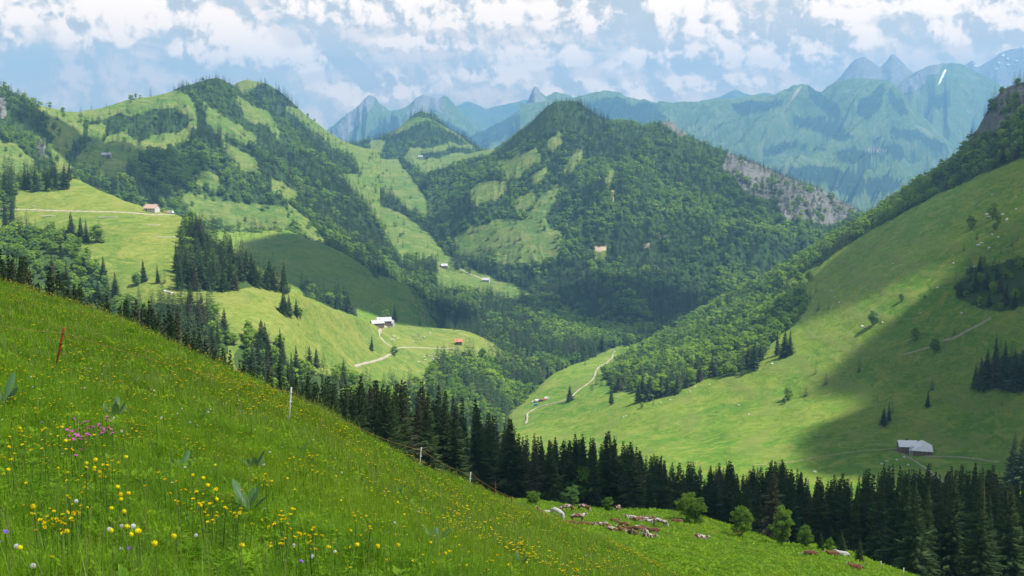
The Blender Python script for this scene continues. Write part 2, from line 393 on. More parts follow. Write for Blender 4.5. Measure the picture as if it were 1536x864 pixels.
far('ridge', [(780, 160), (860, 150), (880, 147), (905, 143), (925, 144), (945, 150), (975, 155), (1010, 154), (1060, 149), (1100, 146), (1150, 140), (1180, 131), (1192, 124), (1205, 124), (1218, 130), (1231, 137), (1242, 128), (1258, 119), (1272, 116), (1295, 116), (1325, 121), (1340, 127), (1360, 150), (1385, 180), (1415, 208), (1450, 240), (1500, 280), (1600, 330)], 5200,
    [[(780, 200, 4800), (940, 190, 4800), (1060, 200, 4800), (1190, 178, 4800), (1235, 185, 4850), (1290, 165, 4750), (1360, 200, 4800), (1450, 265, 4800), (1600, 340, 4700)],
     [(780, 260, 4300), (1000, 250, 4250), (1150, 240, 4200), (1290, 235, 4150), (1400, 260, 4300), (1600, 350, 4300)],
     [(780, 310, 3700), (1000, 300, 3700), (1150, 285, 3600), (1290, 288, 3500), (1450, 310, 3600), (1600, 370, 3700)], [(780, 420, 3100), (1600, 420, 3100)]],
    780, 1600, 35, 95, 20, 18, nu=460, nv=150, jit=7, slant=70,
    forest=[[(880, 150), (920, 146), (990, 162), (1000, 185), (960, 200), (900, 180)],
            [(1205, 127), (1230, 140), (1260, 160), (1270, 175), (1262, 182), (1240, 170), (1215, 150)],
            [(1290, 150), (1325, 128), (1330, 140), (1320, 165), (1305, 175), (1285, 168)], [(1335, 130), (1360, 150), (1355, 180), (1340, 165)],
            [(1185, 175), (1230, 172), (1270, 190), (1290, 205), (1270, 210), (1210, 195), (1190, 185)],
            [(1340, 185), (1400, 210), (1440, 240), (1440, 260), (1395, 225), (1345, 205)],
            [(1145, 220), (1190, 212), (1240, 218), (1240, 227), (1190, 222), (1150, 234)],
            [(1252, 226), (1300, 224), (1330, 232), (1325, 246), (1260, 240)],
            [(1295, 205), (1340, 218), (1380, 240), (1370, 246), (1320, 225)], [(1160, 250), (1250, 250), (1290, 262), (1240, 275), (1170, 268)],
            [(1240, 270), (1340, 262), (1360, 280), (1300, 295), (1240, 290)], [(1100, 155), (1150, 150), (1180, 145), (1170, 160), (1110, 175)]],
    bare=[[(1197, 132), (1204, 129), (1190, 150), (1170, 172), (1188, 148)], [(1290, 220), (1330, 224), (1332, 227), (1300, 225)]],
    label='long hazy green mountain ridge with wooded flanks far beyond the valley')
# ---- middle distance ----------------------------------------------
FP['hill'] = [[(540, 208), (575, 205), (600, 200), (640, 180), (656, 186), (676, 200), (702, 214), (690, 219), (676, 212), (660, 216), (640, 224), (615, 221), (612, 232), (600, 240), (560, 238), (500, 228), (495, 216), (540, 214)],
              [(615, 178), (632, 165), (650, 172), (700, 207), (725, 222), (716, 222), (690, 204), (655, 182), (632, 174)], [(630, 232), (680, 222), (740, 222), (740, 228), (690, 230), (640, 238)]]
Layer('hill', 'hill', [[(440, 232, 4300), (500, 222, 4300), (545, 212, 4300), (575, 204, 4300), (598, 192, 4300), (614, 179, 4300), (624, 171, 4300), (633, 168, 4300), (645, 173, 4300), (668, 190, 4300), (700, 208, 4300), (722, 222, 4300), (760, 240, 4300), (830, 262, 4300)],
    [(440, 245, 4000), (560, 222, 3950), (632, 208, 3950), (720, 232, 3950), (830, 265, 4000)], [(440, 262, 3700), (632, 250, 3700), (830, 270, 3700)], [(440, 320, 3300), (830, 320, 3300)]],
    440, 830, 260, 70, M_massif, 14, 260, 21, 10, 30, forest=FP['hill'], holes=[[(555, 208), (578, 210), (575, 222), (552, 224)]], jit=3,
    label='green conical hill with a wooded top beyond the pass')
FP['valley'] = [[(598, 236), (618, 248), (632, 262), (660, 272), (690, 270), (730, 262), (748, 252), (745, 270), (722, 290), (735, 300), (720, 330), (690, 345), (668, 330), (655, 312), (640, 290), (615, 272)],
    [(493, 222), (512, 232), (518, 246), (505, 248), (492, 236)], [(546, 245), (566, 252), (566, 266), (545, 262)],
    [(512, 248), (530, 252), (530, 270), (516, 268)],
    [(537, 268), (565, 280), (600, 305), (640, 328), (676, 343), (688, 378), (740, 392), (850, 400), (850, 445), (800, 440), (775, 428), (735, 416), (706, 402), (690, 392), (668, 383), (645, 350), (625, 338), (596, 318), (572, 303), (540, 285)],
    [(606, 385), (650, 395), (655, 430), (700, 428), (735, 440), (775, 452), (850, 440), (1100, 450), (1100, 520), (960, 512), (905, 528), (850, 552), (822, 575), (785, 618), (740, 645), (640, 620), (636, 560), (680, 560), (686, 545), (690, 500), (640, 480), (600, 440)],
    [(480, 225), (490, 222), (505, 260), (485, 262)]]
Layer('valley', 'valley_meadow', [[(400, 232, 3600), (480, 226, 3600), (540, 232, 3650), (614, 241, 3700), (690, 233, 3700), (740, 222, 3650), (800, 214, 3600), (900, 245, 3600), (1000, 330, 3400), (1150, 420, 3200)],
    [(400, 275, 3000), (520, 270, 3000), (600, 283, 2950), (700, 300, 2900), (800, 290, 2950), (900, 310, 2950), (1000, 380, 2900), (1150, 440, 2800)],
    [(400, 330, 2500), (540, 325, 2550), (620, 345, 2500), (700, 370, 2450), (800, 370, 2500), (900, 390, 2500), (1150, 455, 2450)],
    [(400, 390, 2150), (600, 398, 2150), (700, 425, 2100), (800, 450, 2000), (900, 472, 1980), (1000, 484, 1980), (1150, 490, 2000)],
    [(400, 440, 1900), (600, 470, 1800), (700, 495, 1700), (800, 510, 1700), (900, 515, 1720), (1000, 515, 1780), (1150, 510, 1850)],
    [(400, 560, 1500), (600, 560, 1450), (700, 575, 1400), (800, 600, 1400), (900, 585, 1470), (1000, 560, 1560), (1150, 545, 1700)],
    [(400, 700, 1150), (600, 680, 1200), (700, 680, 1200), (850, 680, 1250), (1150, 660, 1300)]],
    400, 1150, 460, 240, M_massif, 9, 150, 22, 0, 60, forest=FP['valley'], holes=[[(655, 395), (700, 408), (730, 418), (780, 436), (776, 450), (735, 436), (700, 428), (660, 425)]], jit=4,
    bare=[[(777, 462), (784, 464), (800, 480), (811, 486), (804, 488), (790, 482)], [(764, 466), (770, 478), (775, 492), (768, 480)]],
    label='pale green valley meadows and wooded gorge between the mountains')
RK = [[(1092, 208), (1150, 236), (1230, 268), (1290, 296), (1285, 320), (1245, 338), (1200, 332), (1180, 330), (1160, 300), (1120, 290), (1085, 250)], [(986, 183), (992, 176), (1010, 180), (1045, 200), (1020, 206)]]
GH = [[(745, 246), (800, 222), (812, 232), (782, 256), (765, 264)], [(785, 330), (812, 292), (838, 277), (836, 288), (816, 320), (822, 342), (842, 352), (834, 380), (780, 386), (735, 383), (690, 382), (680, 362), (700, 342), (742, 328)],
      [(848, 252), (868, 220), (878, 224), (858, 254)], [(698, 286), (738, 268), (766, 273), (742, 290), (712, 302)], [(768, 304), (794, 284), (802, 291), (780, 314)], [(905, 262), (915, 250), (921, 256), (912, 275)], [(820, 214), (838, 196), (844, 202), (828, 222)], [(800, 264), (820, 248), (826, 252), (808, 268)], [(888, 368), (912, 368), (910, 378), (892, 377)]]
Layer('central', 'mountain', [[(640, 262, 3000), (700, 238, 2950), (745, 222, 2900), (770, 205, 2880), (790, 190, 2850), (806, 174, 2820), (820, 160, 2800), (836, 149, 2800), (862, 147, 2800), (884, 161, 2800), (904, 171, 2800), (935, 177, 2780), (965, 187, 2760), (990, 180, 2750), (1003, 180, 2750), (1025, 193, 2730), (1060, 213, 2700), (1100, 232, 2680), (1150, 253, 2650), (1200, 275, 2600), (1250, 297, 2550), (1290, 317, 2500), (1340, 350, 2500), (1400, 390, 2450)],
    [(640, 295, 2800), (745, 262, 2650), (800, 238, 2600), (860, 225, 2560), (940, 245, 2500), (1000, 256, 2480), (1100, 290, 2400), (1200, 322, 2350), (1290, 350, 2330), (1400, 410, 2350)],
    [(640, 332, 2550), (745, 322, 2400), (830, 312, 2340), (920, 320, 2250), (1000, 335, 2220), (1100, 355, 2190), (1200, 378, 2190), (1300, 400, 2200), (1400, 430, 2250)],
    [(640, 385, 2350), (745, 387, 2250), (830, 397, 2150), (920, 410, 2080), (1000, 420, 2050), (1100, 430, 2050), (1200, 440, 2100), (1400, 460, 2150)],
    [(640, 440, 2100), (745, 452, 2050), (850, 472, 1950), (950, 480, 1900), (1050, 474, 1950), (1200, 485, 2000), (1400, 490, 2050)], [(640, 560, 1700), (1400, 560, 1750)]],
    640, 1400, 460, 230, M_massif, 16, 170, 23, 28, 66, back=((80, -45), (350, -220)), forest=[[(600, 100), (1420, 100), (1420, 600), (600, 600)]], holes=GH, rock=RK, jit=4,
    bare=[[(889, 371), (893, 368), (909, 367), (910, 376), (900, 378), (889, 376)], [(964, 366), (975, 364), (976, 372), (966, 372)], [(989, 357), (1001, 351), (1003, 354), (991, 360)],
          [(917, 395), (922, 395), (926, 410), (921, 412)], [(916, 285), (921, 285), (920, 315), (917, 315)]],
    label='large wooded mountain in the middle with a rocky right flank')
Layer('spur', 'mountain', [[(300, 160, 2950), (345, 134, 2950), (362, 125, 2950), (372, 123, 2950), (385, 126, 2950), (400, 129, 2950), (420, 140, 2950), (440, 155, 2950), (455, 168, 2950), (480, 187, 3000), (505, 204, 3050), (530, 216, 3100), (570, 226, 3200)],
    [(300, 200, 2750), (400, 180, 2750), (450, 205, 2800), (500, 230, 2850), (570, 244, 2950)], [(300, 260, 2450), (450, 265, 2500), (570, 275, 2700)], [(300, 340, 2200), (570, 340, 2300)]],
    300, 570, 220, 90, M_massif, 10, 150, 24, 14, 40, forest=[[(384, 131), (397, 126), (440, 147), (446, 163), (432, 158), (424, 162), (440, 178), (480, 205), (500, 222), (530, 236), (540, 262), (500, 260), (470, 240), (420, 200), (370, 165), (362, 150)]], jit=3,
    label='green ridge with a wooded crest running down behind the left massif')
EH = [[(50, 146), (80, 152), (125, 162), (200, 146), (240, 136), (262, 136), (278, 150), (262, 150), (232, 152), (210, 158), (206, 166), (190, 160), (160, 163), (125, 170), (75, 166)],
      [(72, 180), (120, 181), (118, 196), (102, 220), (92, 240), (110, 252), (98, 266), (80, 240), (74, 215)],
      [(155, 215), (165, 204), (182, 195), (195, 190), (198, 206), (208, 218), (225, 204), (240, 198), (262, 200), (284, 184), (276, 204), (246, 216), (212, 222), (188, 246), (168, 252), (138, 246), (112, 240), (130, 226), (148, 204)],
      [(252, 134), (272, 134), (293, 162), (296, 182), (284, 182), (279, 165), (262, 148)],
      [(300, 150), (325, 170), (385, 203), (381, 210), (345, 196), (318, 184)], [(352, 141), (378, 150), (402, 170), (432, 200), (402, 182), (372, 164)],
      [(272, 285), (330, 298), (410, 305), (444, 326), (432, 333), (350, 329), (288, 310)], [(-300, 208), (0, 208), (25, 220), (50, 234), (56, 256), (0, 264), (-300, 264)]]
EH += [[(335, 215), (372, 228), (392, 250), (360, 240)], [(125, 190), (150, 180), (160, 190), (140, 205)], [(300, 255), (330, 262), (322, 275), (298, 268)], [(410, 268), (440, 285), (430, 296), (405, 280)], [(428, 305), (470, 335), (500, 372), (470, 352), (430, 322)]]
Layer('massif', 'mountain', [[(-300, 60, 1950), (-100, 100, 1900), (0, 128, 1900), (20, 138, 1920), (50, 152, 2000), (80, 160, 2050), (125, 166, 2130), (160, 163, 2180), (190, 156, 2230), (225, 148, 2280), (255, 139, 2300), (270, 130, 2320), (290, 126, 2340), (320, 118, 2350), (345, 126, 2350), (365, 140, 2350), (400, 165, 2400), (430, 188, 2420), (460, 212, 2450), (480, 230, 2450), (500, 255, 2400), (530, 290, 2350), (570, 340, 2250), (610, 395, 2150), (660, 440, 2050), (720, 480, 1950)],
    [(-300, 150, 1700), (0, 195, 1750), (60, 202, 1800), (125, 215, 1920), (225, 200, 2050), (300, 185, 2120), (380, 208, 2180), (460, 265, 2200), (530, 330, 2100), (600, 402, 2000), (720, 495, 1880)],
    [(-300, 220, 1600), (0, 238, 1650), (125, 255, 1750), (225, 260, 1850), (320, 260, 1930), (400, 288, 1980), (500, 345, 1980), (600, 415, 1930), (720, 505, 1830)],
    [(-300, 290, 1550), (0, 285, 1550), (125, 300, 1650), (225, 312, 1700), (300, 322, 1800), (375, 340, 1850), (440, 352, 1850), (520, 388, 1830), (600, 428, 1830), (720, 515, 1780)], [(-300, 420, 1400), (720, 560, 1500)]],
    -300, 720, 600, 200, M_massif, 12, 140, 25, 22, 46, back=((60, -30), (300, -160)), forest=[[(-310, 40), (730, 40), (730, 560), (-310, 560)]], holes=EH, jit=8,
    rock=[[(-60, 120), (0, 145), (9, 150), (8, 172), (0, 176), (-60, 160)], [(56, 210), (66, 208), (68, 235), (58, 238)]],
    bare=[[(190, 300), (196, 298), (197, 303), (191, 304)]], label='broad wooded massif with alpine meadows on the left')
Layer('shade', 'meadow', [[(180, 300, 2000), (300, 320, 1930), (375, 340, 1880), (430, 347, 1830), (470, 360, 1790), (510, 378, 1770), (560, 408, 1780), (610, 430, 1800), (640, 450, 1820), (690, 490, 1800), (740, 520, 1780)],
    [(180, 345, 1700), (400, 390, 1600), (500, 425, 1590), (600, 465, 1620), (660, 492, 1650), (740, 535, 1650)], [(180, 400, 1380), (400, 440, 1400), (500, 475, 1420), (600, 497, 1500), (690, 508, 1560), (740, 550, 1560)],
    [(180, 480, 1180), (400, 495, 1200), (500, 530, 1250), (600, 560, 1350), (740, 620, 1400)]], 180, 740, 280, 110, M_slope, 5, 90, 26, 0, 60,
    forest=[[(445, 428), (468, 436), (482, 446), (512, 445), (534, 462), (537, 474), (512, 468), (480, 455), (458, 448)], [(640, 470), (660, 480), (740, 520), (740, 600), (686, 545), (668, 500)]], jit=2,
    label='smooth green meadow slope in cloud shadow above the valley farm')
Layer('alp', 'meadow', [[(-300, 215, 1300), (0, 262, 1270), (60, 262, 1260), (110, 265, 1250), (150, 285, 1200), (190, 305, 1150), (229, 319, 1120), (265, 323, 1100), (285, 334, 1070), (340, 374, 1000), (400, 414, 970), (440, 432, 980), (480, 454, 1060), (530, 476, 1200), (565, 486, 1350), (600, 489, 1450), (640, 491, 1500), (690, 494, 1540), (760, 530, 1560), (800, 640, 1480), (850, 780, 1400)],
    [(-300, 280, 1180), (0, 305, 1150), (110, 318, 1100), (229, 348, 1030), (300, 392, 960), (370, 430, 910), (430, 462, 920), (480, 485, 1000), (560, 508, 1230), (620, 514, 1360), (690, 516, 1430), (750, 560, 1440), (800, 680, 1380), (850, 800, 1300)],
    [(-300, 380, 1000), (0, 390, 980), (100, 390, 970), (200, 410, 930), (300, 450, 870), (400, 490, 850), (480, 522, 930), (560, 543, 1120), (640, 552, 1250), (740, 600, 1300), (800, 720, 1250), (850, 820, 1200)],
    [(-300, 480, 880), (0, 470, 880), (200, 470, 860), (300, 500, 800), (400, 540, 790), (500, 568, 880), (600, 585, 1050), (730, 630, 1150), (800, 760, 1100), (850, 840, 1050)],
    [(-300, 640, 660), (0, 620, 660), (300, 620, 620), (500, 660, 700), (650, 680, 850), (770, 730, 950), (850, 860, 900)], [(-300, 780, 520), (850, 900, 560)]],
    -300, 850, 500, 240, M_alp, 4.0, 90, 27, 0, 60, back=((60, -28), (260, -150)), jit=2.5,
    forest=[[(266, 395), (272, 345), (290, 328), (330, 340), (380, 375), (420, 402), (440, 425), (432, 440), (404, 436), (382, 430), (345, 436), (300, 438), (264, 436)],
            [(-300, 330), (0, 350), (45, 338), (100, 352), (132, 385), (152, 410), (165, 435), (222, 470), (238, 510), (100, 520), (-300, 480)],
            [(225, 470), (235, 455), (318, 466), (332, 500), (345, 530), (300, 560), (225, 520)], [(368, 505), (430, 545), (470, 560), (560, 575), (640, 585), (700, 600), (850, 640), (850, 880), (560, 740), (380, 620), (350, 540)],
            [(-300, 250), (50, 250), (105, 258), (104, 283), (60, 288), (25, 285), (20, 330), (-300, 330)],
            [(640, 575), (650, 545), (690, 535), (850, 560), (850, 760), (650, 610)]],
    
    label='sunlit green alp with its farmhouse falling to the valley floor')
RSROCK = [[(1440, 215), (1470, 165), (1492, 125), (1536, 118), (1600, 110), (1600, 150), (1536, 165), (1505, 185), (1480, 205)], [(1195, 390), (1205, 388), (1210, 395), (1198, 398)]]
RSF = [[(985, 505), (1060, 440), (1130, 405), (1200, 365), (1280, 315), (1350, 270), (1400, 235), (1450, 200), (1485, 120), (1860, 20), (1860, 100), (1600, 215), (1536, 236), (1450, 272), (1390, 300), (1310, 344), (1250, 378), (1228, 398), (1200, 412), (1150, 432), (1110, 445), (1060, 470), (1000, 508)],
       [(905, 562), (925, 545), (990, 503), (1060, 463), (1120, 428), (1180, 428), (1216, 446), (1192, 490), (1165, 508), (1142, 542), (1108, 562), (1060, 566), (1020, 586), (985, 598), (955, 588), (918, 588)],
       [(1430, 430), (1460, 402), (1500, 395), (1560, 380), (1640, 440), (1540, 458), (1500, 468), (1472, 462), (1432, 448)], [(1455, 580), (1462, 560), (1500, 540), (1560, 520), (1640, 600), (1530, 586), (1500, 582)]]
Layer('slope', 'hillside', [[(600, 660, 1330), (760, 609, 1360), (850, 553, 1500), (960, 513, 1650), (1010, 492, 1720), (1060, 466, 1740), (1130, 428, 1700), (1200, 388, 1670), (1280, 338, 1620), (1350, 293, 1560), (1400, 261, 1520), (1440, 232, 1480), (1465, 195, 1470), (1485, 160, 1460), (1505, 135, 1460), (1536, 126, 1440), (1600, 118, 1400), (1850, 60, 1350)],
    [(600, 668, 1290), (760, 617, 1320), (850, 567, 1420), (960, 532, 1530), (1060, 482, 1580), (1130, 450, 1550), (1200, 408, 1500), (1300, 347, 1390), (1400, 294, 1300), (1536, 245, 1190), (1850, 130, 1100)],
    [(600, 690, 1180), (780, 634, 1230), (900, 600, 1180), (1000, 572, 1170), (1100, 545, 1140), (1200, 510, 1110), (1350, 450, 1040), (1536, 400, 940), (1850, 330, 850)],
    [(600, 720, 1050), (800, 660, 1100), (1000, 640, 1000), (1200, 610, 950), (1375, 580, 890), (1536, 556, 820), (1850, 500, 750)],
    [(600, 760, 920), (800, 710, 930), (1000, 695, 850), (1200, 690, 800), (1375, 688, 780), (1536, 700, 720), (1850, 680, 650)],
    [(600, 830, 720), (1000, 800, 690), (1400, 785, 640), (1536, 780, 600), (1850, 780, 550)], [(600, 900, 560), (1850, 880, 480)]],
    600, 1850, 620, 330, M_slope, 3.5, 60, 28, 0, 60, back=((60, -35), (260, -190)), forest=RSF, rock=RSROCK, jit=3,
    
    label='big green grazed hillside rising to the right with scattered trees')
# ---- near ground ----------------------------------------------------
Layer('pasture', 'pasture', [[(-300, 790, 560), (400, 800, 560), (1000, 800, 560), (1400, 830, 540), (1850, 850, 520)],
    [(-300, 770, 400), (0, 765, 400), (500, 790, 400), (850, 790, 400), (1100, 800, 400), (1400, 825, 390), (1850, 860, 380)],
    [(-300, 740, 290), (0, 745, 290), (500, 775, 300), (850, 785, 290), (1100, 835, 280), (1400, 866, 285), (1850, 900, 290)],
    [(-300, 640, 165), (0, 660, 170), (300, 700, 180), (500, 745, 205), (700, 765, 235), (765, 752, 248), (864, 758, 246), (930, 765, 244), (981, 765, 240), (1020, 770, 232), (1072, 783, 222), (1138, 803, 210), (1175, 815, 200), (1240, 820, 194), (1276, 830, 188), (1318, 847, 182), (1360, 862, 178), (1450, 900, 172), (1850, 1010, 160)],
    [(-300, 540, 100), (0, 580, 105), (300, 650, 110), (500, 720, 120), (700, 780, 140), (765, 762, 190), (864, 778, 190), (1000, 800, 178), (1160, 838, 160), (1300, 862, 152), (1450, 925, 145), (1850, 1050, 130)],
    [(-300, 420, 72), (0, 475, 74), (150, 520, 72), (300, 585, 70), (435, 648, 70), (600, 725, 78), (705, 770, 95), (765, 785, 120), (870, 830, 105), (1000, 870, 98), (1200, 925, 92), (1500, 1010, 84), (1850, 1100, 75)],
    [(-300, 600, 40), (0, 640, 40), (435, 760, 42), (700, 850, 50), (870, 910, 60), (1200, 1040, 55), (1850, 1250, 48)]],
    -300, 1850, 620, 420, M_past, 0.5, 14, 29, 0, 60, back=((80, -40), (200, -60)), forest=[], jit=2, label='close cropped green pasture where the cattle rest')
MEADOW_ROWS = [[(-300, 345, 62), (0, 432, 62), (100, 464, 60), (170, 484, 56), (300, 545, 52), (380, 580, 50), (435, 608, 50), (525, 649, 51), (588, 683, 54), (632, 706, 58), (705, 736, 72), (745, 756, 84), (800, 778, 82), (870, 806, 76), (960, 846, 70), (1010, 872, 66), (1150, 925, 60), (1500, 1020, 52), (1800, 1120, 45)],
    [(-300, 470, 30), (0, 537, 30), (83, 562, 30), (250, 605, 31), (433, 650, 34), (600, 725, 42), (700, 762, 50), (800, 800, 54), (900, 840, 50), (1000, 890, 47), (1200, 970, 42), (1500, 1070, 36), (1800, 1170, 31)],
    [(-300, 620, 17), (83, 668, 17), (433, 745, 19), (700, 830, 25), (1000, 945, 28), (1400, 1080, 26), (1800, 1200, 24)],
    [(-300, 790, 9.8), (83, 825, 9.8), (433, 868, 10.8), (768, 938, 13.5), (1200, 1090, 16), (1800, 1290, 15)],
    [(-300, 1110, 5), (433, 1210, 5.7), (768, 1265, 6.7), (1200, 1410, 8), (1800, 1610, 9)], [(-300, 2290, 1.5), (1800, 2290, 1.5)]]
Layer('meadow', 'meadow', MEADOW_ROWS, -300, 1800, 520, 300, M_past, 0.16, 2.6, 30, 0, 60, back=((12, -7), (40, -30)), label='steep flowery meadow in the foreground')
# ground sheet to the horizon and haze
gm = MB(); gm.add([(-16500, -600, -603), (16500, -600, -603), (16500, 18400, -603), (-16500, 18400, -603)], [(0, 1, 2, 3)])
tag(gm.build('ground', M_massif), 'green valley ground reaching to the horizon', kind='structure')
# the ground under and behind the camera, so the meadow goes on round the viewer
zc = LAYERS['meadow'].G[-1]
sn = MB(); xs = np.linspace(zc[0, 0], zc[-1, 0], 12)
vs = [(x, zc[0, 1], zc[0, 2]) for x in (-2, 2)]
g2 = []
for (y, z) in ((zc[0, 1] + 0.05, -1.72), (-4, -1.2), (-14, 0.9), (-40, 3.0)):
    for x in (-45, -12, -1.2, 1.2, 12, 45): g2.append((x, y if abs(x) < 3 or y < 0 else 1.5, z - 0.12 * x - (3.0 if (y > 0 and abs(x) > 3) else 0)))
sn.add(g2, [(r * 6 + c, r * 6 + c + 1, (r + 1) * 6 + c + 1, (r + 1) * 6 + c) for r in range(3) for c in range(5)])
tag(sn.build('meadow', M_past), 'meadow ground behind the viewer', kind='structure')

# ------------------------------------------------------------------ sun, sky, haze, clouds
SUN_EL, SUN_AZ = R(60), R(108)       # azimuth clockwise from +Y (view direction)
SD = Vector((math.cos(SUN_EL) * math.sin(SUN_AZ), math.cos(SUN_EL) * math.cos(SUN_AZ), math.sin(SUN_EL)))
sl = bpy.data.lights.new('sun', 'SUN'); sl.energy = SUN_E; sl.angle = R(0.55); sl.color = (1.0, 0.955, 0.88)
so = bpy.data.objects.new('sun', sl); COL.objects.link(so); so.rotation_euler = SD.to_track_quat('Z', 'Y').to_euler(); so.location = (0, 0, 50)
w = bpy.data.worlds.new('World'); scene.world = w; w.use_nodes = True; t = NT(w.node_tree); t.n.clear()
wo = t.new('ShaderNodeOutputWorld'); bg = t.new('ShaderNodeBackground')
sky = t.new('ShaderNodeTexSky', sky_type='NISHITA'); sky.sun_disc = False; sky.sun_elevation = SUN_EL; sky.sun_rotation = SUN_AZ
sky.altitude = 1500; sky.air_density = 1.0; sky.dust_density = 0.6; sky.ozone_density = 1.5
dirv = t.new('ShaderNodeTexCoord').outputs['Generated']
dx, dy, dz = t.sep(dirv)
az = t.m('ARCTAN2', dx, dy); el = t.m('ARCSINE', dz)
X = t.m('MULTIPLY', az, F); Y = t.m('MULTIPLY', el, F)          # ~ photograph pixels, Y above the horizon
p2 = t.xyz(t.m('DIVIDE', X, 100.0), t.m('DIVIDE', Y, 100.0), 0.0)
warp = t.noise(p2, 1.3, 6, 0.62, out=1)
wv = t.v('SUBTRACT', warp, (0.5, 0.5, 0.5))
pw = t.v('ADD', p2, t.v('SCALE', wv, scale=0.55))
wsx, wsy, _ = t.sep(pw)
# heaps: (px, py, rx, ry)
HEAPS = CLOUD_HEAPS
dens = None
for (cx, cy, rx, ry) in HEAPS:
    a = t.m('DIVIDE', t.m('SUBTRACT', wsx, (cx - 768) / 100.0), rx / 100.0)
    b = t.m('DIVIDE', t.m('SUBTRACT', wsy, (190 - cy) / 100.0), ry / 100.0)
    b = t.m('MULTIPLY', b, t.ramp(b, -0.4, 0.1, 1.7, 1.0))        # flatter bases
    d = t.m('SUBTRACT', 1.0, t.m('SQRT', t.m('ADD', t.m('MULTIPLY', a, a), t.m('MULTIPLY', b, b))))
    dens = d if dens is None else t.m('SMOOTH_MAX', dens, d, 0.12)
_noise = t.noise
def n2(vec, scale, detail=4, rough=0.55, dist=0.0, out=0):
    o = _noise(vec, scale, detail, rough, dist, out); o.node.noise_dimensions = '2D'; return o
t.noise = n2
def puff(vec):
    tot = None
    for sc_, am in ((1.5, .50), (3.3, .27), (7.0, .15), (15.0, .08)):
        v_ = t.new('ShaderNodeTexVoronoi', feature='F1', voronoi_dimensions='2D'); t.put(v_.inputs['Vector'], vec); v_.inputs['Scale'].default_value = sc_
        q_ = t.m('MULTIPLY', t.m('SUBTRACT', 1.0, v_.outputs['Distance']), am); tot = q_ if tot is None else t.m('ADD', tot, q_)
    return tot
def cumul(vec):
    return t.noise(vec, 0.85, 8, 0.55, 0.35)
pz = t.v('ADD', p2, t.v('SCALE', t.v('SUBTRACT', t.noise(p2, 2.2, 5, 0.6, out=1), (0.5, 0.5, 0.5)), scale=0.30))
pf0 = puff(pz); pf1 = puff(t.v('ADD', pz, (0.10, 0.14, 0.0)))
n0 = cumul(p2)
off = t.v('ADD', p2, (0.16, 0.22, 0.0)); n1 = cumul(off)
relief = t.m('MULTIPLY', t.m('SUBTRACT', n0, n1), 2.6)
fine0 = t.noise(p2, 4.2, 6, 0.6, 0.4); fine1 = t.noise(t.v('ADD', p2, (0.05, 0.07, 0.0)), 4.2, 6, 0.6, 0.4)
relief = t.m('ADD', t.m('ADD', relief, t.m('MULTIPLY', t.m('SUBTRACT', fine0, fine1), 1.0)), t.m('MULTIPLY', t.m('SUBTRACT', pf0, pf1), 1.7))
heap = t.ramp(t.m('ADD', t.m('ADD', dens, t.m('MULTIPLY', t.m('SUBTRACT', pf0, 0.62), 0.85)), t.m('MULTIPLY', t.m('SUBTRACT', n0, 0.5), 0.45)), -0.20, 0.20)
# broken veil of cloud over most of the sky, thinner top left
veilb = t.noise(t.v('MULTIPLY', p2, (1.0, 2.4, 1.0)), 0.62, 7, 0.6, 0.6)
side = t.ramp(X, -420.0, -180.0, 0.0, 1.0)
veil = t.ramp(t.m('ADD', t.m('ADD', veilb, t.m('MULTIPLY', side, 0.17)), t.m('MULTIPLY', t.m('SUBTRACT', pf0, 0.62), 0.3)), 0.30, 0.54, 0.0, 0.92)
veil = t.m('MULTIPLY', veil, t.ramp(Y, 350.0, 1300.0, 1.0, 0.25))
behind = t.ramp(dy, -0.1, 0.2, 0.0, 1.0)
heap = t.m('MULTIPLY', heap, behind)
skyc = t.v('SCALE', sky.outputs[0], scale=SKY_K)
skyc = t.mix(t.ramp(Y, 20.0, 230.0, 0.75, 0.30), skyc, (0.40, 0.47, 0.52))
veil_c = t.mix(t.ramp(t.m('ADD', 0.5, relief), 0.15, 0.95), VEIL_LO, VEIL_HI)
c1 = t.mix(veil, skyc, veil_c)
base = t.ramp(dens, 0.0, 0.55, 0.0, 1.0)
shade = t.m('ADD', t.m('ADD', 0.62, relief), t.m('MULTIPLY', base, 0.12))
heap_c = t.mix(t.ramp(shade, 0.25, 0.92), HEAP_LO, HEAP_HI)
c2 = t.mix(heap, c1, heap_c)
warm = t.mix(t.ramp(Y, 30.0, 260.0), (1.70, 1.30, 0.93), (1.12, 0.98, 0.82))
warm = t.mix(t.ramp(Y, 260.0, 700.0), warm, (1.0, 1.0, 1.0))
c2 = t.v('MULTIPLY', c2, warm)
t.put(bg.inputs['Color'], c2); bg.inputs['Strength'].default_value = 1.0
t.l.new(bg.outputs[0], wo.inputs['Surface'])
w.cycles.sampling_method = 'MANUAL'; w.cycles.sample_map_resolution = 512

# haze box
hb = MB(); ZT = max(float(l_.G[..., 2].max()) for l_ in LAYERS.values()) + 60; YT = max(float(l_.G[..., 1].max()) for l_ in LAYERS.values()) + 400; print('HAZE', ZT, YT)
YT = max(YT, 16700); hb.box((0, (YT - 1000) / 2, (ZT - 605) / 2.0), (34000, YT + 1000, ZT + 605))
hm, t, out = new_mat('valley_air'); pv = t.new('ShaderNodeVolumePrincipled')
pv.inputs['Color'].default_value = HAZE_COL; pv.inputs['Density'].default_value = HAZE_D; pv.inputs['Anisotropy'].default_value = 0.15
t.l.new(pv.outputs[0], out.inputs['Volume'])
hz = hb.build('haze', hm); tag(hz, 'thin blue summer haze filling the valley air', kind='stuff')
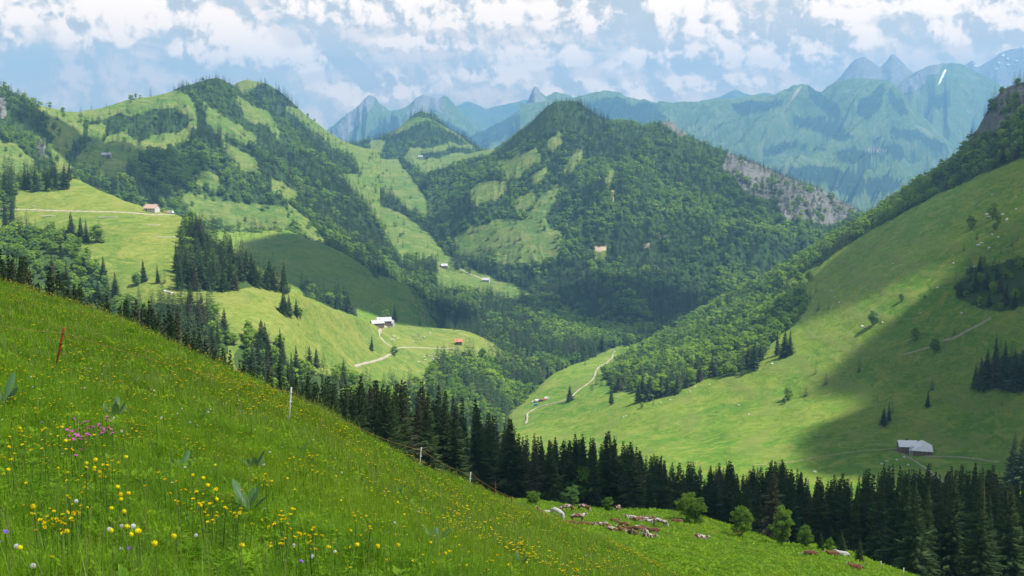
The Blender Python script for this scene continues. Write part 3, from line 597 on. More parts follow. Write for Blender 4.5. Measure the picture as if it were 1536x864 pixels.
# clouds overhead (their shadows lie on the slopes): flattened lumpy bodies, thin at the rim
CLM = []
for tk_ in CLOUD_T:
  cm, t, out = new_mat('cloud_vapour')
  lw = t.new('ShaderNodeLayerWeight'); lw.inputs['Blend'].default_value = 0.5
  P = t.new('ShaderNodeNewGeometry').outputs['Position']
  fac = t.ramp(t.m('ADD', lw.outputs['Facing'], t.m('MULTIPLY', t.m('SUBTRACT', t.noise(P, 0.008, 5, 0.6), 0.5), 0.5)), 0.05, 0.95, tk_, 1.0)
  tr = t.new('ShaderNodeBsdfTransparent'); df = t.new('ShaderNodeBsdfDiffuse'); df.inputs[0].default_value = (0.9, 0.9, 0.9, 1)
  tl = t.new('ShaderNodeBsdfTranslucent'); tl.inputs[0].default_value = (0.9, 0.9, 0.9, 1)
  ms = t.new('ShaderNodeMixShader'); ms.inputs[0].default_value = 0.25; t.l.new(df.outputs[0], ms.inputs[1]); t.l.new(tl.outputs[0], ms.inputs[2])
  m2 = t.new('ShaderNodeMixShader'); t.put(m2.inputs[0], fac); t.l.new(ms.outputs[0], m2.inputs[1]); t.l.new(tr.outputs[0], m2.inputs[2]); t.l.new(m2.outputs[0], out.inputs[0]); CLM.append(cm)
def ico(sub):
    bm = bmesh.new(); bmesh.ops.create_icosphere(bm, subdivisions=sub, radius=1.0)
    V = np.array([v.co[:] for v in bm.verts]); Fc = np.array([[v.index for v in f.verts] for f in bm.faces]); bm.free(); return V, Fc
IV, IF = ico(5)
CLOUD_H = 1500.0
for k, (tx, ty, tz, rx, ry, mt_) in enumerate(CLOUD_SHADES):
    # body centre on the sun ray through the shaded ground point
    s_ = (CLOUD_H - tz) / SD.z; c = np.array([tx + SD.x * s_, ty + SD.y * s_, CLOUD_H])
    V = IV * np.array([rx, ry, min(rx, ry) * 0.30])
    nrm = 1 + 0.30 * fbm(IV[:, 0] * 2.2 + 10 * k, IV[:, 1] * 2.2 + IV[:, 2] * 1.3, 300 + k, 4)
    V = V * nrm[:, None] + c
    o = link('cloud', np_mesh('cloud', V, IF, [CLM[mt_]], True)); tag(o, 'white fair-weather cloud drifting overhead', kind='structure')
# ------------------------------------------------------------------ foliage materials
def foliage_mat(name, dark, light, odd, odd_share=0.12, transl=0.25, vary=0.5):
    m, t, out = new_mat(name)
    rnd = t.new('ShaderNodeObjectInfo').outputs['Random']
    v = t.attr('tint')                                 # per leaf spray, 0..1
    loc = t.new('ShaderNodeObjectInfo').outputs['Location']; pn = t.noise(loc, 0.011, 3, 0.6)
    f = t.m('ADD', t.m('MULTIPLY', rnd, vary), t.m('MULTIPLY', v, 1 - vary))
    f = t.m('ADD', f, t.m('MULTIPLY', t.m('SUBTRACT', pn, 0.5), 2.2 if transl > 0.2 else 0.7), clamp=True)
    c = t.mix(f, dark, light)
    r2 = t.m('FRACT', t.m('MULTIPLY', rnd, 7.31))
    c = t.mix(t.m('MULTIPLY', t.m('LESS_THAN', r2, odd_share), 0.85), c, odd)
    d = t.new('ShaderNodeBsdfDiffuse'); t.put(d.inputs[0], c)
    tr = t.new('ShaderNodeBsdfTranslucent'); t.put(tr.inputs[0], t.mix(0.35, c, (c_ := tuple(min(1, x * 1.6) for x in light))))
    ms = t.new('ShaderNodeMixShader'); ms.inputs[0].default_value = transl
    t.l.new(d.outputs[0], ms.inputs[1]); t.l.new(tr.outputs[0], ms.inputs[2]); t.l.new(ms.outputs[0], out.inputs[0]); return m
M_needle = foliage_mat('spruce_needles', (0.026, 0.058, 0.028), (0.105, 0.160, 0.055), (0.115, 0.115, 0.065), 0.10, 0.15)
M_leaf = foliage_mat('broad_leaves', (0.095, 0.190, 0.030), (0.270, 0.400, 0.055), (0.13, 0.24, 0.08), 0.15, 0.42)
M_bark = simple_mat('bark', (0.11, 0.085, 0.065), 0.9, 0.35, 4.0, 0.4)

# ------------------------------------------------------------------ tree meshes (numpy)
def spruce_mesh(seed, H=24.0, Rm=3.4, whorl=0.5, nb=9, twigs=6, bare_low=0.06, name='crown', ragged=0.25):
    rng = np.random.default_rng(seed); V = []; Fc = []; T = []
    z = H * bare_low; ph = rng.random() * 6
    lean = rng.normal(0, 0.01, 2)
    side = 1 + 0.18 * np.sin(np.linspace(0, 2 * np.pi, 12) + rng.random() * 6) * rng.random(12)
    while z < H - 0.25:
        q = z / H
        r = Rm * (1 - q) ** (0.92 if nb > 7 else 0.72) * (1.0 if q > 0.14 else 0.72 + 2 * q)
        r = max(r, 0.22)
        k = max(3, int(round(nb * (0.45 + 0.55 * (1 - q)))))
        a0 = rng.random() * 6.28
        for j in range(k):
            a = a0 + 6.283 * j / k + rng.normal(0, 0.22)
            L = r * (1 + rng.normal(0, ragged)) * side[int((a % 6.283) / 6.2832 * 12) % 12]
            L = max(L, 0.15)
            if rng.random() < 0.06 and q < 0.8: L *= 1.35
            droop = (0.62 - 0.85 * q) + rng.normal(0, 0.08)
            d = np.array([math.cos(a), math.sin(a), 0.0]); s_ = np.array([-math.sin(a), math.cos(a), 0.0])
            nt = max(2, int(round(twigs * (0.4 + 0.6 * L / Rm))))
            tint = rng.random()
            zb = z + rng.normal(0, 0.12)
            def pt(f):
                return np.array([lean[0] * zb, lean[1] * zb, zb]) + d * L * f + np.array([0, 0, -droop * L * f + 0.28 * L * f * f])
            # central spray
            w = 0.12 * L + 0.08
            p0, p1, p2_ = pt(0.08), pt(0.6), pt(1.0)
            b = len(V); V += [p0 - s_ * w * 0.4, p0 + s_ * w * 0.4, p1 + s_ * w, p2_, p1 - s_ * w]; Fc += [(b, b + 1, b + 2), (b, b + 2, b + 4), (b + 4, b + 2, b + 3)]; T += [tint] * 5
            for n in range(nt):
                f = (n + 0.8 + rng.random() * 0.4) / (nt + 0.6); p = pt(min(f, 0.97))
                tl = (0.34 * L + 0.16) * (1.15 - 0.75 * f) * (0.8 + 0.4 * rng.random())
                for sg in (-1, 1):
                    o = d * 0.62 + s_ * sg * 0.8; e = p + o * tl + np.array([0, 0, -tl * (0.30 + 0.35 * rng.random())])
                    ww = d * (0.10 + 0.08 * tl)
                    hang = np.array([0, 0, -0.10 - 0.16 * tl])
                    b = len(V); V += [p - ww, p + ww + hang * 0.3, e, p * 0.45 + e * 0.55 + hang]; Fc += [(b, b + 1, b + 2), (b, b + 3, b + 2)]; T += [min(1, max(0, tint + rng.normal(0, 0.2)))] * 4
        z += whorl * (0.75 + 0.5 * rng.random()) * (1.0 if q < 0.75 else 0.8)
    # leader shoot
    b = len(V); V += [np.array([-0.07, 0, H - 0.9]), np.array([0.07, 0, H - 0.9]), np.array([0, 0, H + 0.3]), np.array([0, 0.08, H - 0.9])]; Fc += [(b, b + 1, b + 2), (b, b + 3, b + 2)]; T += [0.5] * 4
    return np_mesh(name, V, Fc, [M_needle], False, {'tint': T})
def trunk_mesh(H, r0, name='trunk', n=7, forks=0, seed=1, ctop=0.95):
    rng = random.Random(seed); mb = MB()
    mb.tube([(0, 0, -1.2), (0, 0, 0), (0.03, 0, H * 0.3), (0.02, 0.04, H * 0.6), (0, 0, H * ctop)], [r0 * 1.5, r0 * 1.15, r0 * 0.8, r0 * 0.5, r0 * 0.08], n)
    for k in range(forks):
        a = rng.random() * 6.28; z0 = H * (0.18 + 0.5 * k / max(1, forks)); L = H * (0.34 - 0.12 * k / forks)
        p = [(0, 0, z0), (math.cos(a) * L * 0.45, math.sin(a) * L * 0.45, z0 + L * 0.45), (math.cos(a) * L * 0.8, math.sin(a) * L * 0.8, z0 + L * 0.95)]
        mb.tube(p, [r0 * 0.5, r0 * 0.3, r0 * 0.08], 5)
    return mb.mesh(name, M_bark, True)
def leaf_mesh(seed, H=14.0, Rm=5.2, clumps=46, per=70, leaf=0.42, name='crown', low=0.12, tall=1.0):
    rng = np.random.default_rng(seed); cz = H * (0.5 + low / 2); hz = H * (0.5 - low / 2)
    C = []; tries = 0
    lob = rng.normal(size=(7, 3)); lob /= np.linalg.norm(lob, axis=1)[:, None]; la = 0.75 + 0.4 * rng.random(7)
    while len(C) < clumps:
        d = rng.normal(size=3); d /= np.linalg.norm(d); rr = (0.35 + 0.6 * rng.random() ** 0.6)
        f = 0.72 + 0.28 * max(0, float(np.max(lob @ d * la)))
        if d[2] < -0.8 and rng.random() < 0.3: continue
        C.append((d[0] * Rm * rr * f, d[1] * Rm * rr * f, cz + d[2] * hz * rr * f * tall))
    V = []; T = []
    C = np.array(C); cr = Rm * (0.22 + 0.16 * rng.random(clumps)); tt = rng.random(clumps)
    for c, r, tn in zip(C, cr, tt):
        n = rng.normal(size=(per, 3)); n[:, 2] = np.abs(n[:, 2]) * 0.9 + n[:, 2] * 0.3; n /= np.linalg.norm(n, axis=1)[:, None]
        p = c + n * r * (0.55 + 0.5 * rng.random((per, 1)))
        m = n + rng.normal(0, 0.45, (per, 3)); m[:, 2] += 0.35; m /= np.linalg.norm(m, axis=1)[:, None]
        a = np.cross(m, rng.normal(size=(per, 3))); a /= np.linalg.norm(a, axis=1)[:, None]; b = np.cross(m, a)
        s1 = leaf * (0.6 + 0.7 * rng.random((per, 1))); s2 = s1 * 0.62
        V.append(np.stack([p - a * s1, p - b * s2, p + a * s1, p + b * s2], 1).reshape(-1, 3))
        T.append(np.repeat(np.clip(tn * 0.7 + 0.3 * rng.random(per), 0, 1), 4))
    V = np.concatenate(V); T = np.concatenate(T); Fc = np.arange(len(V)).reshape(-1, 4)
    return np_mesh(name, V, Fc, [M_leaf], False, {'tint': T})

SP_H = 24.0; BL_H = 14.0
SPR = [spruce_mesh(100 + k, SP_H, [4.8, 4.0, 5.4, 4.4, 3.8][k], 0.66, 10, 8, [0.05, 0.08, 0.04, 0.12, 0.07][k], ragged=[0.18, 0.25, 0.2, 0.3, 0.25][k]) for k in range(5)]
SPT = [trunk_mesh(SP_H, 0.30, seed=k) for k in range(2)]
SPL = [spruce_mesh(200 + k, SP_H, [4.6, 3.9, 5.0, 3.5][k], 1.25, 6, 2, 0.05, 'far_spruce', 0.2) for k in range(4)]
BLV = [leaf_mesh(300 + k, BL_H, [5.4, 4.4, 5.0, 4.2][k], [62, 50, 58, 46][k], 90, 0.34, low=0.02, tall=[1, 1.05, 0.95, 1.1][k]) for k in range(4)]
BLT = [trunk_mesh(BL_H, 0.26, forks=7, seed=k, ctop=0.8) for k in range(2)]
BLL = [leaf_mesh(400 + k, BL_H, [5.4, 4.6, 5.0][k], 24, 26, 0.85, 'far_broadleaf', low=0.02) for k in range(3)]

# ------------------------------------------------------------------ geometry-node scatterer for what nobody could count
_bank = {}
def bank(key, meshes):
    c = bpy.data.collections.new(key)
    for k, me in enumerate(meshes):
        o = bpy.data.objects.new('%s_%02d' % (key, k), me); c.objects.link(o)
    _bank[key] = c; return c
def scatter(name, P, scl, rot, idx, coll, label):
    me = bpy.data.meshes.new(name); n = len(P)
    me.vertices.add(n); me.vertices.foreach_set('co', np.asarray(P, np.float32).ravel())
    a = me.attributes.new('sv', 'FLOAT_VECTOR', 'POINT'); a.data.foreach_set('vector', np.asarray(scl, np.float32).ravel())
    a = me.attributes.new('rv', 'FLOAT_VECTOR', 'POINT'); a.data.foreach_set('vector', np.asarray(rot, np.float32).ravel())
    a = me.attributes.new('vi', 'INT', 'POINT'); a.data.foreach_set('value', np.asarray(idx, np.int32))
    o = link(name, me); g = bpy.data.node_groups.new(name + '_scatter', 'GeometryNodeTree')
    g.interface.new_socket('Geometry', in_out='INPUT', socket_type='NodeSocketGeometry'); g.interface.new_socket('Geometry', in_out='OUTPUT', socket_type='NodeSocketGeometry')
    gi = g.nodes.new('NodeGroupInput'); go = g.nodes.new('NodeGroupOutput'); ip = g.nodes.new('GeometryNodeInstanceOnPoints')
    ci = g.nodes.new('GeometryNodeCollectionInfo'); ci.inputs[0].default_value = coll; ci.inputs['Separate Children'].default_value = True; ci.inputs['Reset Children'].default_value = True
    def na(nm, ty):
        q = g.nodes.new('GeometryNodeInputNamedAttribute'); q.data_type = ty; q.inputs[0].default_value = nm
        return [s_ for s_ in q.outputs if s_.enabled and s_.name == 'Attribute'][0]
    g.links.new(gi.outputs[0], ip.inputs['Points']); g.links.new(ci.outputs[0], ip.inputs['Instance']); ip.inputs['Pick Instance'].default_value = True
    g.links.new(na('vi', 'INT'), ip.inputs['Instance Index']); g.links.new(na('sv', 'FLOAT_VECTOR'), ip.inputs['Scale'])
    er = g.nodes.new('FunctionNodeEulerToRotation'); g.links.new(na('rv', 'FLOAT_VECTOR'), er.inputs[0]); g.links.new(er.outputs[0], ip.inputs['Rotation'])
    g.links.new(ip.outputs[0], go.inputs[0])
    md = o.modifiers.new('scatter', 'NODES'); md.node_group = g
    tag(o, label, kind='stuff'); return o
# ------------------------------------------------------------------ where trees grow
TREES = []      # (x, y, z, height, species 0 spruce 1 broadleaf, region key)
trng = np.random.default_rng(99)
def grow(key, poly=None, spacing=8.0, conifer=0.6, hs=(18, 26), hb=(10, 16), region=None, layer=None, patch=90.0, rockthin=True, mask=None, holes=None, jit=3.0):
    L = LAYERS[layer or key]
    mk = L.forest.copy() if mask is None else mask
    if poly is not None: mk = mk & in_any(L.PX, L.PY, poly, jit)
    if holes is not None: mk &= ~in_any(L.PX, L.PY, holes, jit)
    P, ci = L.sample(mk, spacing, trng)
    if not len(P): return
    px, py, D = project(P)
    ok = (px > -120) & (px < 1660) & (D > 20)
    rk = L.rock.ravel()[ci]; ok &= ~((rk > 0.3) & (fbm(P[:, 0] / 45, P[:, 2] / 30, 77, 3) + trng.normal(0, .25, len(P)) > -0.02))
    P = P[ok]
    nse = fbm(P[:, 0] / patch, P[:, 1] / patch, 41, 3) * 0.9
    con = trng.random(len(P)) < np.clip(conifer + nse * 1.1, 0.02, 0.99)
    h = np.where(con, trng.uniform(*hs, len(P)), trng.uniform(*hb, len(P)))
    h *= np.where(trng.random(len(P)) < 0.15, 0.6, 1)
    for p, hh, c in zip(P, h, con): TREES.append((p[0], p[1], p[2] - 0.3, hh, 0 if c else 1, region or key))
def loners(key, spacing, n_region, hs=(12, 20), zone=None):
    L = LAYERS[key]; mk = ~L.forest
    if zone: mk = mk & in_any(L.PX, L.PY, [zone], 0)
    n0 = len(TREES); grow(key, None, spacing, 0.75, hs, (7, 11), n_region, mask=mk)
def FL(*p): return [list(p)]
# far
for k_, sp_, c_ in (('dome', 60, 0.8), ('ridge', 44, 0.8), ('rocky', 58, 0.9), ('horn', 60, 0.9)): grow(k_, spacing=sp_, conifer=c_, hs=(30, 42), hb=(22, 30), region='far')
grow('hill', spacing=12, conifer=0.9)
grow('spur', spacing=9.5, conifer=0.85)
# central mountain: broadleaf bright on the right half, conifers on the crest and the brown band
LC = LAYERS['central']
lo_ = [(600, 395), (760, 385), (880, 400), (960, 430), (1050, 440), (1100, 470), (1100, 620), (600, 620)]
band = [(860, 120), (905, 165), (930, 240), (945, 300), (990, 330), (1000, 400), (900, 420), (870, 330), (880, 240)]
crest = [(780, 120), (880, 140), (960, 170), (1020, 180), (1300, 310), (1300, 340), (1180, 290), (1000, 215), (900, 205), (850, 190), (780, 220), (700, 260), (690, 230)]
grow('central', FL(*lo_), 7.8, 0.85, (17, 24)); grow('central', FL(*band), 7.2, 0.8, (16, 22), (9, 13)); grow('central', FL(*crest), 7.2, 0.8, (9, 14), (7, 10), holes=[band])
grow('central', None, 7.6, 0.50, (13, 24), (6, 14), holes=[lo_, band, crest])
# left massif
up_ = [(-310, 40), (730, 40), (730, 220), (400, 230), (330, 200), (280, 205), (200, 215), (150, 200), (100, 300), (-310, 300)]
grow('massif', FL(*up_), 7.0, 0.88, (9, 15), (7, 11)); 
br_ = [(180, 235), (240, 210), (300, 215), (350, 250), (420, 280), (470, 330), (440, 335), (330, 296), (270, 284), (200, 270)]
grow('massif', FL(*br_), 8.0, 0.5, (16, 22), (10, 15), holes=[up_]); grow('massif', None, 8.2, 0.72, (17, 25), holes=[up_, br_])
grow('valley', FL((400, 200), (850, 200), (850, 396), (400, 396)), 9.0, 0.8, (16, 24))
lit_ = [(780, 440), (850, 430), (920, 460), (930, 500), (880, 520), (800, 490)]
grow('valley', FL(*lit_), 7.8, 0.4, (18, 25)); grow('valley', FL((400, 396), (1150, 396), (1150, 700), (400, 700)), 7.2, 0.78, (20, 27), holes=[lit_])
loners('massif', 34, 'massif'); loners('central', 30, 'central'); loners('valley', 58, 'valley', zone=[(440, 235), (860, 235), (860, 395), (440, 395)]); loners('spur', 36, 'spur')
grow('shade', spacing=8, conifer=0.75, hs=(16, 26), region='shade')
# alp
LA = LAYERS['alp'].forest
F0, F1, F2, F3, F4, F5 = [[(266, 395), (272, 335), (290, 322), (330, 336), (380, 372), (420, 400), (446, 425), (434, 444), (404, 440), (382, 434), (345, 440), (300, 442), (258, 440)],
    [(-300, 325), (0, 345), (45, 334), (100, 348), (132, 382), (152, 408), (165, 432), (222, 468), (240, 515), (100, 525), (-300, 490)],
    [(222, 470), (235, 450), (318, 462), (336, 500), (348, 535), (300, 565), (222, 520)], [(364, 500), (850, 560), (850, 890), (350, 790)], [(-300, 240), (108, 240), (108, 292), (20, 335), (-300, 335)], [(636, 540), (760, 525), (850, 560), (850, 760), (650, 620)]]
grow('alp', [F0], 6.3, 0.82, (15, 25), (8, 12), region='spur wood'); grow('alp', [F1], 6.8, 0.12, (14, 20), (6, 10), region='bush slope')
grow('alp', [F2], 6.5, 0.95, (18, 24), region='hollow'); grow('alp', [F4], 9, 0.75, (18, 26), (7, 10), region='top left'); grow('alp', [F3], 9.5, 0.55, (18, 25), (9, 14), region='dell', holes=[F5]); grow('alp', [F5], 8.5, 0.78, (20, 27), region='dell')
# right slope
R1, R2, R3, R4 = RSF
grow('slope', [[(985, 515), (1060, 435), (1130, 400), (1300, 300), (1400, 230), (1485, 110), (1560, 100), (1560, 120), (1500, 200), (1440, 225), (1340, 300), (1260, 350), (1180, 395), (1100, 430), (1060, 455)]], 6.8, 0.85, (14, 21), (8, 12), region='right crest')
grow('slope', [[(1060, 455), (1100, 430), (1180, 395), (1260, 350), (1340, 300), (1440, 225), (1500, 200), (1560, 110), (1860, 20), (1860, 110), (1536, 240), (1390, 305), (1310, 348), (1200, 416), (1060, 474)]], 7.0, 0.35, (12, 18), (8, 12), region='right crest')
grow('slope', [R2], 8.0, 0.36, (15, 21), (9, 13), region='right wood', jit=1)
grow('slope', [R3], 8.5, 0.25, (12, 17), (9, 12), region='right copse', jit=1); grow('slope', [R4], 8, 0.95, (17, 23), region='right spruces', jit=1)

# single trees: (px, py of the foot, height in photo pixels, species, layer, region)
S_, B_ = 0, 1
ONE = [(108, 360, 42, S_, 'alp', 'trio'), (122, 361, 36, S_, 'alp', 'trio'), (130, 363, 33, S_, 'alp', 'trio'), (149, 363, 34, S_, 'alp', 'trio'), (155, 364, 22, S_, 'alp', 'trio'), (144, 364, 26, B_, 'alp', 'trio'),
       (18, 336, 36, S_, 'alp', 'top left'), (24, 334, 30, S_, 'alp', 'top left'), (8, 345, 40, S_, 'alp', 'top left'),
       (205, 428, 22, B_, 'alp', 'mid'), (216, 422, 33, S_, 'alp', 'mid'), (237, 425, 29, S_, 'alp', 'mid'), (247, 425, 26, S_, 'alp', 'mid'),
       (271, 435, 48, S_, 'alp', 'spur wood'), (263, 432, 26, S_, 'alp', 'spur wood'),
       (426, 472, 38, S_, 'alp', 'spur foot'), (434, 475, 34, S_, 'alp', 'spur foot'), (445, 476, 28, S_, 'alp', 'spur foot'), (450, 477, 18, B_, 'alp', 'spur foot'),
       (558, 527, 25, S_, 'alp', 'farm'), (592, 534, 15, B_, 'alp', 'farm'), (378, 517, 24, B_, 'alp', 'low'), (420, 523, 24, B_, 'alp', 'low'), (343, 512, 26, S_, 'alp', 'low'), (350, 517, 20, B_, 'alp', 'low'),
       (461, 550, 38, S_, 'alp', 'dell'), (474, 551, 30, S_, 'alp', 'dell'), (486, 552, 28, S_, 'alp', 'dell'),
       (586, 483, 26, S_, 'shade', 'shade'), (592, 482, 28, S_, 'shade', 'shade'), (578, 483, 18, B_, 'shade', 'shade'), (546, 411, 9, S_, 'shade', 'shade'), (630, 467, 12, S_, 'shade', 'shade'), (630, 488, 14, S_, 'shade', 'shade'),
       (854, 602, 25, S_, 'slope', 'track'), (917, 607, 29, S_, 'slope', 'track'), (888, 586, 16, S_, 'slope', 'track'), (895, 577, 24, S_, 'slope', 'track'), (902, 580, 18, S_, 'slope', 'track'), (878, 548, 12, S_, 'slope', 'track'),
       (957, 604, 34, S_, 'slope', 'wood edge'), (974, 600, 36, S_, 'slope', 'wood edge'), (986, 596, 26, B_, 'slope', 'wood edge'), (1001, 594, 30, S_, 'slope', 'wood edge'), (1015, 590, 28, S_, 'slope', 'wood edge'), (980, 607, 14, S_, 'slope', 'wood edge'),
       (963, 612, 10, B_, 'slope', 'wood edge'), (1090, 563, 20, B_, 'slope', 'wood edge'), (1101, 562, 16, B_, 'slope', 'wood edge'), (1113, 564, 21, S_, 'slope', 'wood edge'), (1150, 532, 16, S_, 'slope', 'wood edge'),
       (1131, 555, 46, S_, 'slope', 'wood edge'), (1122, 552, 40, S_, 'slope', 'wood edge'), (1166, 533, 34, S_, 'slope', 'knoll'), (1176, 535, 40, S_, 'slope', 'knoll'), (1184, 533, 38, S_, 'slope', 'knoll'),
       (1223, 561, 17, S_, 'slope', 'open'), (1239, 577, 19, S_, 'slope', 'open'), (1289, 557, 24, S_, 'slope', 'open'), (1209, 594, 20, S_, 'slope', 'open'), (1183, 600, 20, B_, 'slope', 'open'), (1176, 606, 12, B_, 'slope', 'open'),
       (1310, 488, 22, B_, 'slope', 'open'), (1320, 486, 8, S_, 'slope', 'open'), (1372, 511, 22, B_, 'slope', 'open'), (1402, 530, 23, B_, 'slope', 'open'), (1431, 503, 18, S_, 'slope', 'open'),
       (1398, 585, 22, S_, 'slope', 'open'), (1391, 611, 27, S_, 'slope', 'open'), (1324, 638, 28, S_, 'slope', 'open'), (1333, 632, 30, S_, 'slope', 'open'), (1338, 620, 22, S_, 'slope', 'open'), (1503, 608, 11, S_, 'slope', 'open'),
       (1471, 585, 50, S_, 'slope', 'right spruces'), (1462, 582, 34, S_, 'slope', 'right spruces'), (1490, 583, 58, S_, 'slope', 'right spruces'), (1504, 584, 66, S_, 'slope', 'right spruces'), (1520, 585, 60, S_, 'slope', 'right spruces'), (1533, 586, 62, S_, 'slope', 'right spruces'),
       (1457, 344, 22, B_, 'slope', 'stony'), (1489, 330, 26, B_, 'slope', 'stony'), (1497, 336, 18, B_, 'slope', 'stony'), (1493, 346, 12, B_, 'slope', 'stony'), (1465, 359, 14, S_, 'slope', 'stony'), (1446, 376, 14, S_, 'slope', 'stony'),
       (1518, 369, 15, S_, 'slope', 'stony'), (1526, 361, 13, S_, 'slope', 'stony'), (1502, 381, 12, S_, 'slope', 'stony'), (1352, 452, 14, B_, 'slope', 'open'), (1387, 449, 8, B_, 'slope', 'open'),
       (1170, 430, 26, B_, 'slope', 'wood edge'), (1198, 424, 16, B_, 'slope', 'wood edge'), (1213, 423, 17, B_, 'slope', 'wood edge'), (1224, 438, 18, S_, 'slope', 'wood edge'), (1210, 461, 18, S_, 'slope', 'wood edge'), (1227, 466, 22, S_, 'slope', 'wood edge'), (1243, 464, 14, S_, 'slope', 'wood edge'), (1199, 480, 20, S_, 'slope', 'wood edge'),
       (1519, 732, 84, S_, 'slope', 'house spruce'), (1532, 735, 80, S_, 'slope', 'house spruce'), (1472, 720, 30, S_, 'slope', 'house spruce'),
       (1006, 262, 0, S_, 'slope', 'x')][:-1]
for (px, py, n_) in ((505, 317, 0),): pass
for (px, py, hp) in ((585, 262, 8), (587, 285, 14), (500, 285, 12), (493, 288, 14), (506, 292, 12), (526, 268, 8), (516, 278, 6), (538, 258, 12), (556, 266, 9), (528, 286, 12), (642, 298, 13), (695, 260, 12), (681, 262, 10), (705, 262, 9), (727, 378, 14), (765, 336, 12), (719, 372, 12), (752, 370, 12), (740, 348, 10), (717, 348, 14), (700, 305, 12), (758, 250, 8), (713, 256, 8), (764, 362, 18), (772, 366, 20), (780, 360, 16), (835, 372, 16)):
    ONE.append((px, py, hp, S_, 'valley' if px < 640 or py < 262 else ('central' if py > 300 and px > 690 else 'valley'), 'valley singles'))
for (px, py, hp, sp, ly, rg) in ONE:
    p = LAYERS[ly].at(px, py); D = project(p)[2]; h = hp / F * D * 1.04
    TREES.append((p[0], p[1], p[2] - 0.2, float(h), sp, rg))

# the dark spruce wood just beyond the near pasture: tops follow the photograph's skyline
TOP = [(-300, 330), (0, 362), (40, 380), (100, 395), (130, 428), (200, 440), (240, 442), (290, 480), (340, 520), (390, 545), (440, 552), (500, 560), (560, 568), (620, 564), (700, 588), (760, 612), (800, 640), (850, 640), (925, 642), (955, 672), (1000, 690), (1040, 694), (1100, 700), (1160, 684), (1200, 712), (1290, 706), (1365, 700), (1420, 694), (1480, 708), (1536, 730), (1800, 740)]
LP = LAYERS['pasture']
def near_wood(Dlo, Dhi, spacing, pred, region, conifer=0.97, hh=(21, 31)):
    mk = (LP.D > Dlo) & (LP.D < Dhi)
    P, ci = LP.sample(mk, spacing, trng, vmin=0)
    px, py, D = project(P)
    for p, a, b, d in zip(P, px, py, D):
        if not (-140 < a < 1700) or not pred(a, b, d): continue
        top = np.interp(a, [q[0] for q in TOP], [q[1] for q in TOP]) - 4 + abs(trng.normal(0, 20)) + 10 * vnoise(a / 17.0, 3.0, 5)
        c = trng.random() < conifer
        h = trng.uniform(*hh) if c else trng.uniform(9, 13)
        s = np.array([p[0], p[1], p[2] + h]); tpy = project(s)[1]
        if tpy < top:
            h = h - (top - tpy) / F * d
            lo_h = 10 if a < 460 else 15
            if h < lo_h or (h < lo_h + 3 and trng.random() < 0.4): continue
        TREES.append((p[0], p[1], p[2] - 0.3, float(h), 0 if c else 1, region))
EX = [760, 864, 930, 981, 1020, 1072, 1138, 1175, 1240, 1276, 1318, 1360, 1450, 1850]; ED = [252, 249, 247, 243, 237, 228, 216, 208, 200, 194, 188, 184, 180, 170]
near_wood(118, 330, 6.8, lambda a, b, d: a < 705 and d > np.interp(a, [-300, 0, 200, 400, 600, 705], [110, 118, 125, 150, 190, 235]), 'near left wood')
near_wood(180, 430, 7.4, lambda a, b, d: a >= 705 and d > np.interp(a, EX, ED) + 8, 'near right wood')
def skyline_row(x0, x1, step, Dlo, Dhi, drop, region):
    x = x0
    while x < x1:
        D0 = trng.uniform(np.interp(x, Dlo[0], Dlo[1]), np.interp(x, Dhi[0], Dhi[1])); c = LP.nu * (x - LP.us[0]) / (LP.us[-1] - LP.us[0]); i = int(min(max(c, 0), LP.nu - 1)); col = LP.D[:LP.vf, i]
        k = int(np.argmin(np.abs(col - D0))); p = LP.G[k, i]; D = LP.D[k, i]
        top = np.interp(x, [q[0] for q in TOP], [q[1] for q in TOP]) - 3 + abs(trng.normal(0, drop)); h = (LP.PY[k, i] - top) * D / F
        if h > 10: TREES.append((p[0], p[1], p[2] - 0.3, float(min(h, 31)), 0, region))
        x += step * trng.uniform(.6, 1.5)
KX = [-300, 0, 200, 400, 600, 705]
skyline_row(-120, 705, 8.5, (KX, [125, 128, 132, 155, 192, 236]), (KX, [175, 178, 185, 205, 240, 280]), 12, 'near left wood')
skyline_row(700, 1560, 13, (EX, [d + 12 for d in ED]), (EX, [d + 110 for d in ED]), 20, 'near right wood')
# leafy trees and young spruces standing at the edge of the pasture: (px, py foot, height px, species)
for (px, py, hp, sp, rg) in ((1112, 806, 54, B_, 'leafy ball'), (1172, 818, 58, B_, 'leafy second'), (1207, 822, 34, B_, 'pale leafy'), (1243, 826, 22, B_, 'grey shrub'), (912, 768, 24, B_, 'edge bush'), (1030, 780, 46, B_, 'edge leafy'), (1043, 786, 44, B_, 'edge leafy'),
                             (1262, 832, 38, S_, 'young spruce'), (1290, 842, 36, S_, 'young spruce'), (800, 758, 26, B_, 'edge bush'), (856, 762, 34, B_, 'edge bush'), (1231, 824, 30, S_, 'young spruce')):
    p = LP.at(px, py); D = project(p)[2]
    d2 = p.copy(); TREES.append((p[0], p[1], p[2] - 0.2, hp / F * D * 1.05, sp, rg))
# a leafy thicket in the dell left of the second fence post
near_wood(75, 118, 6.0, lambda a, b, d: 330 < a < 470, 'near thicket', 0.15, (8, 10))
TREES_A = np.array([t_[:5] for t_ in TREES]); REG = np.array([t_[5] for t_ in TREES])
print('TREES', len(TREES_A))

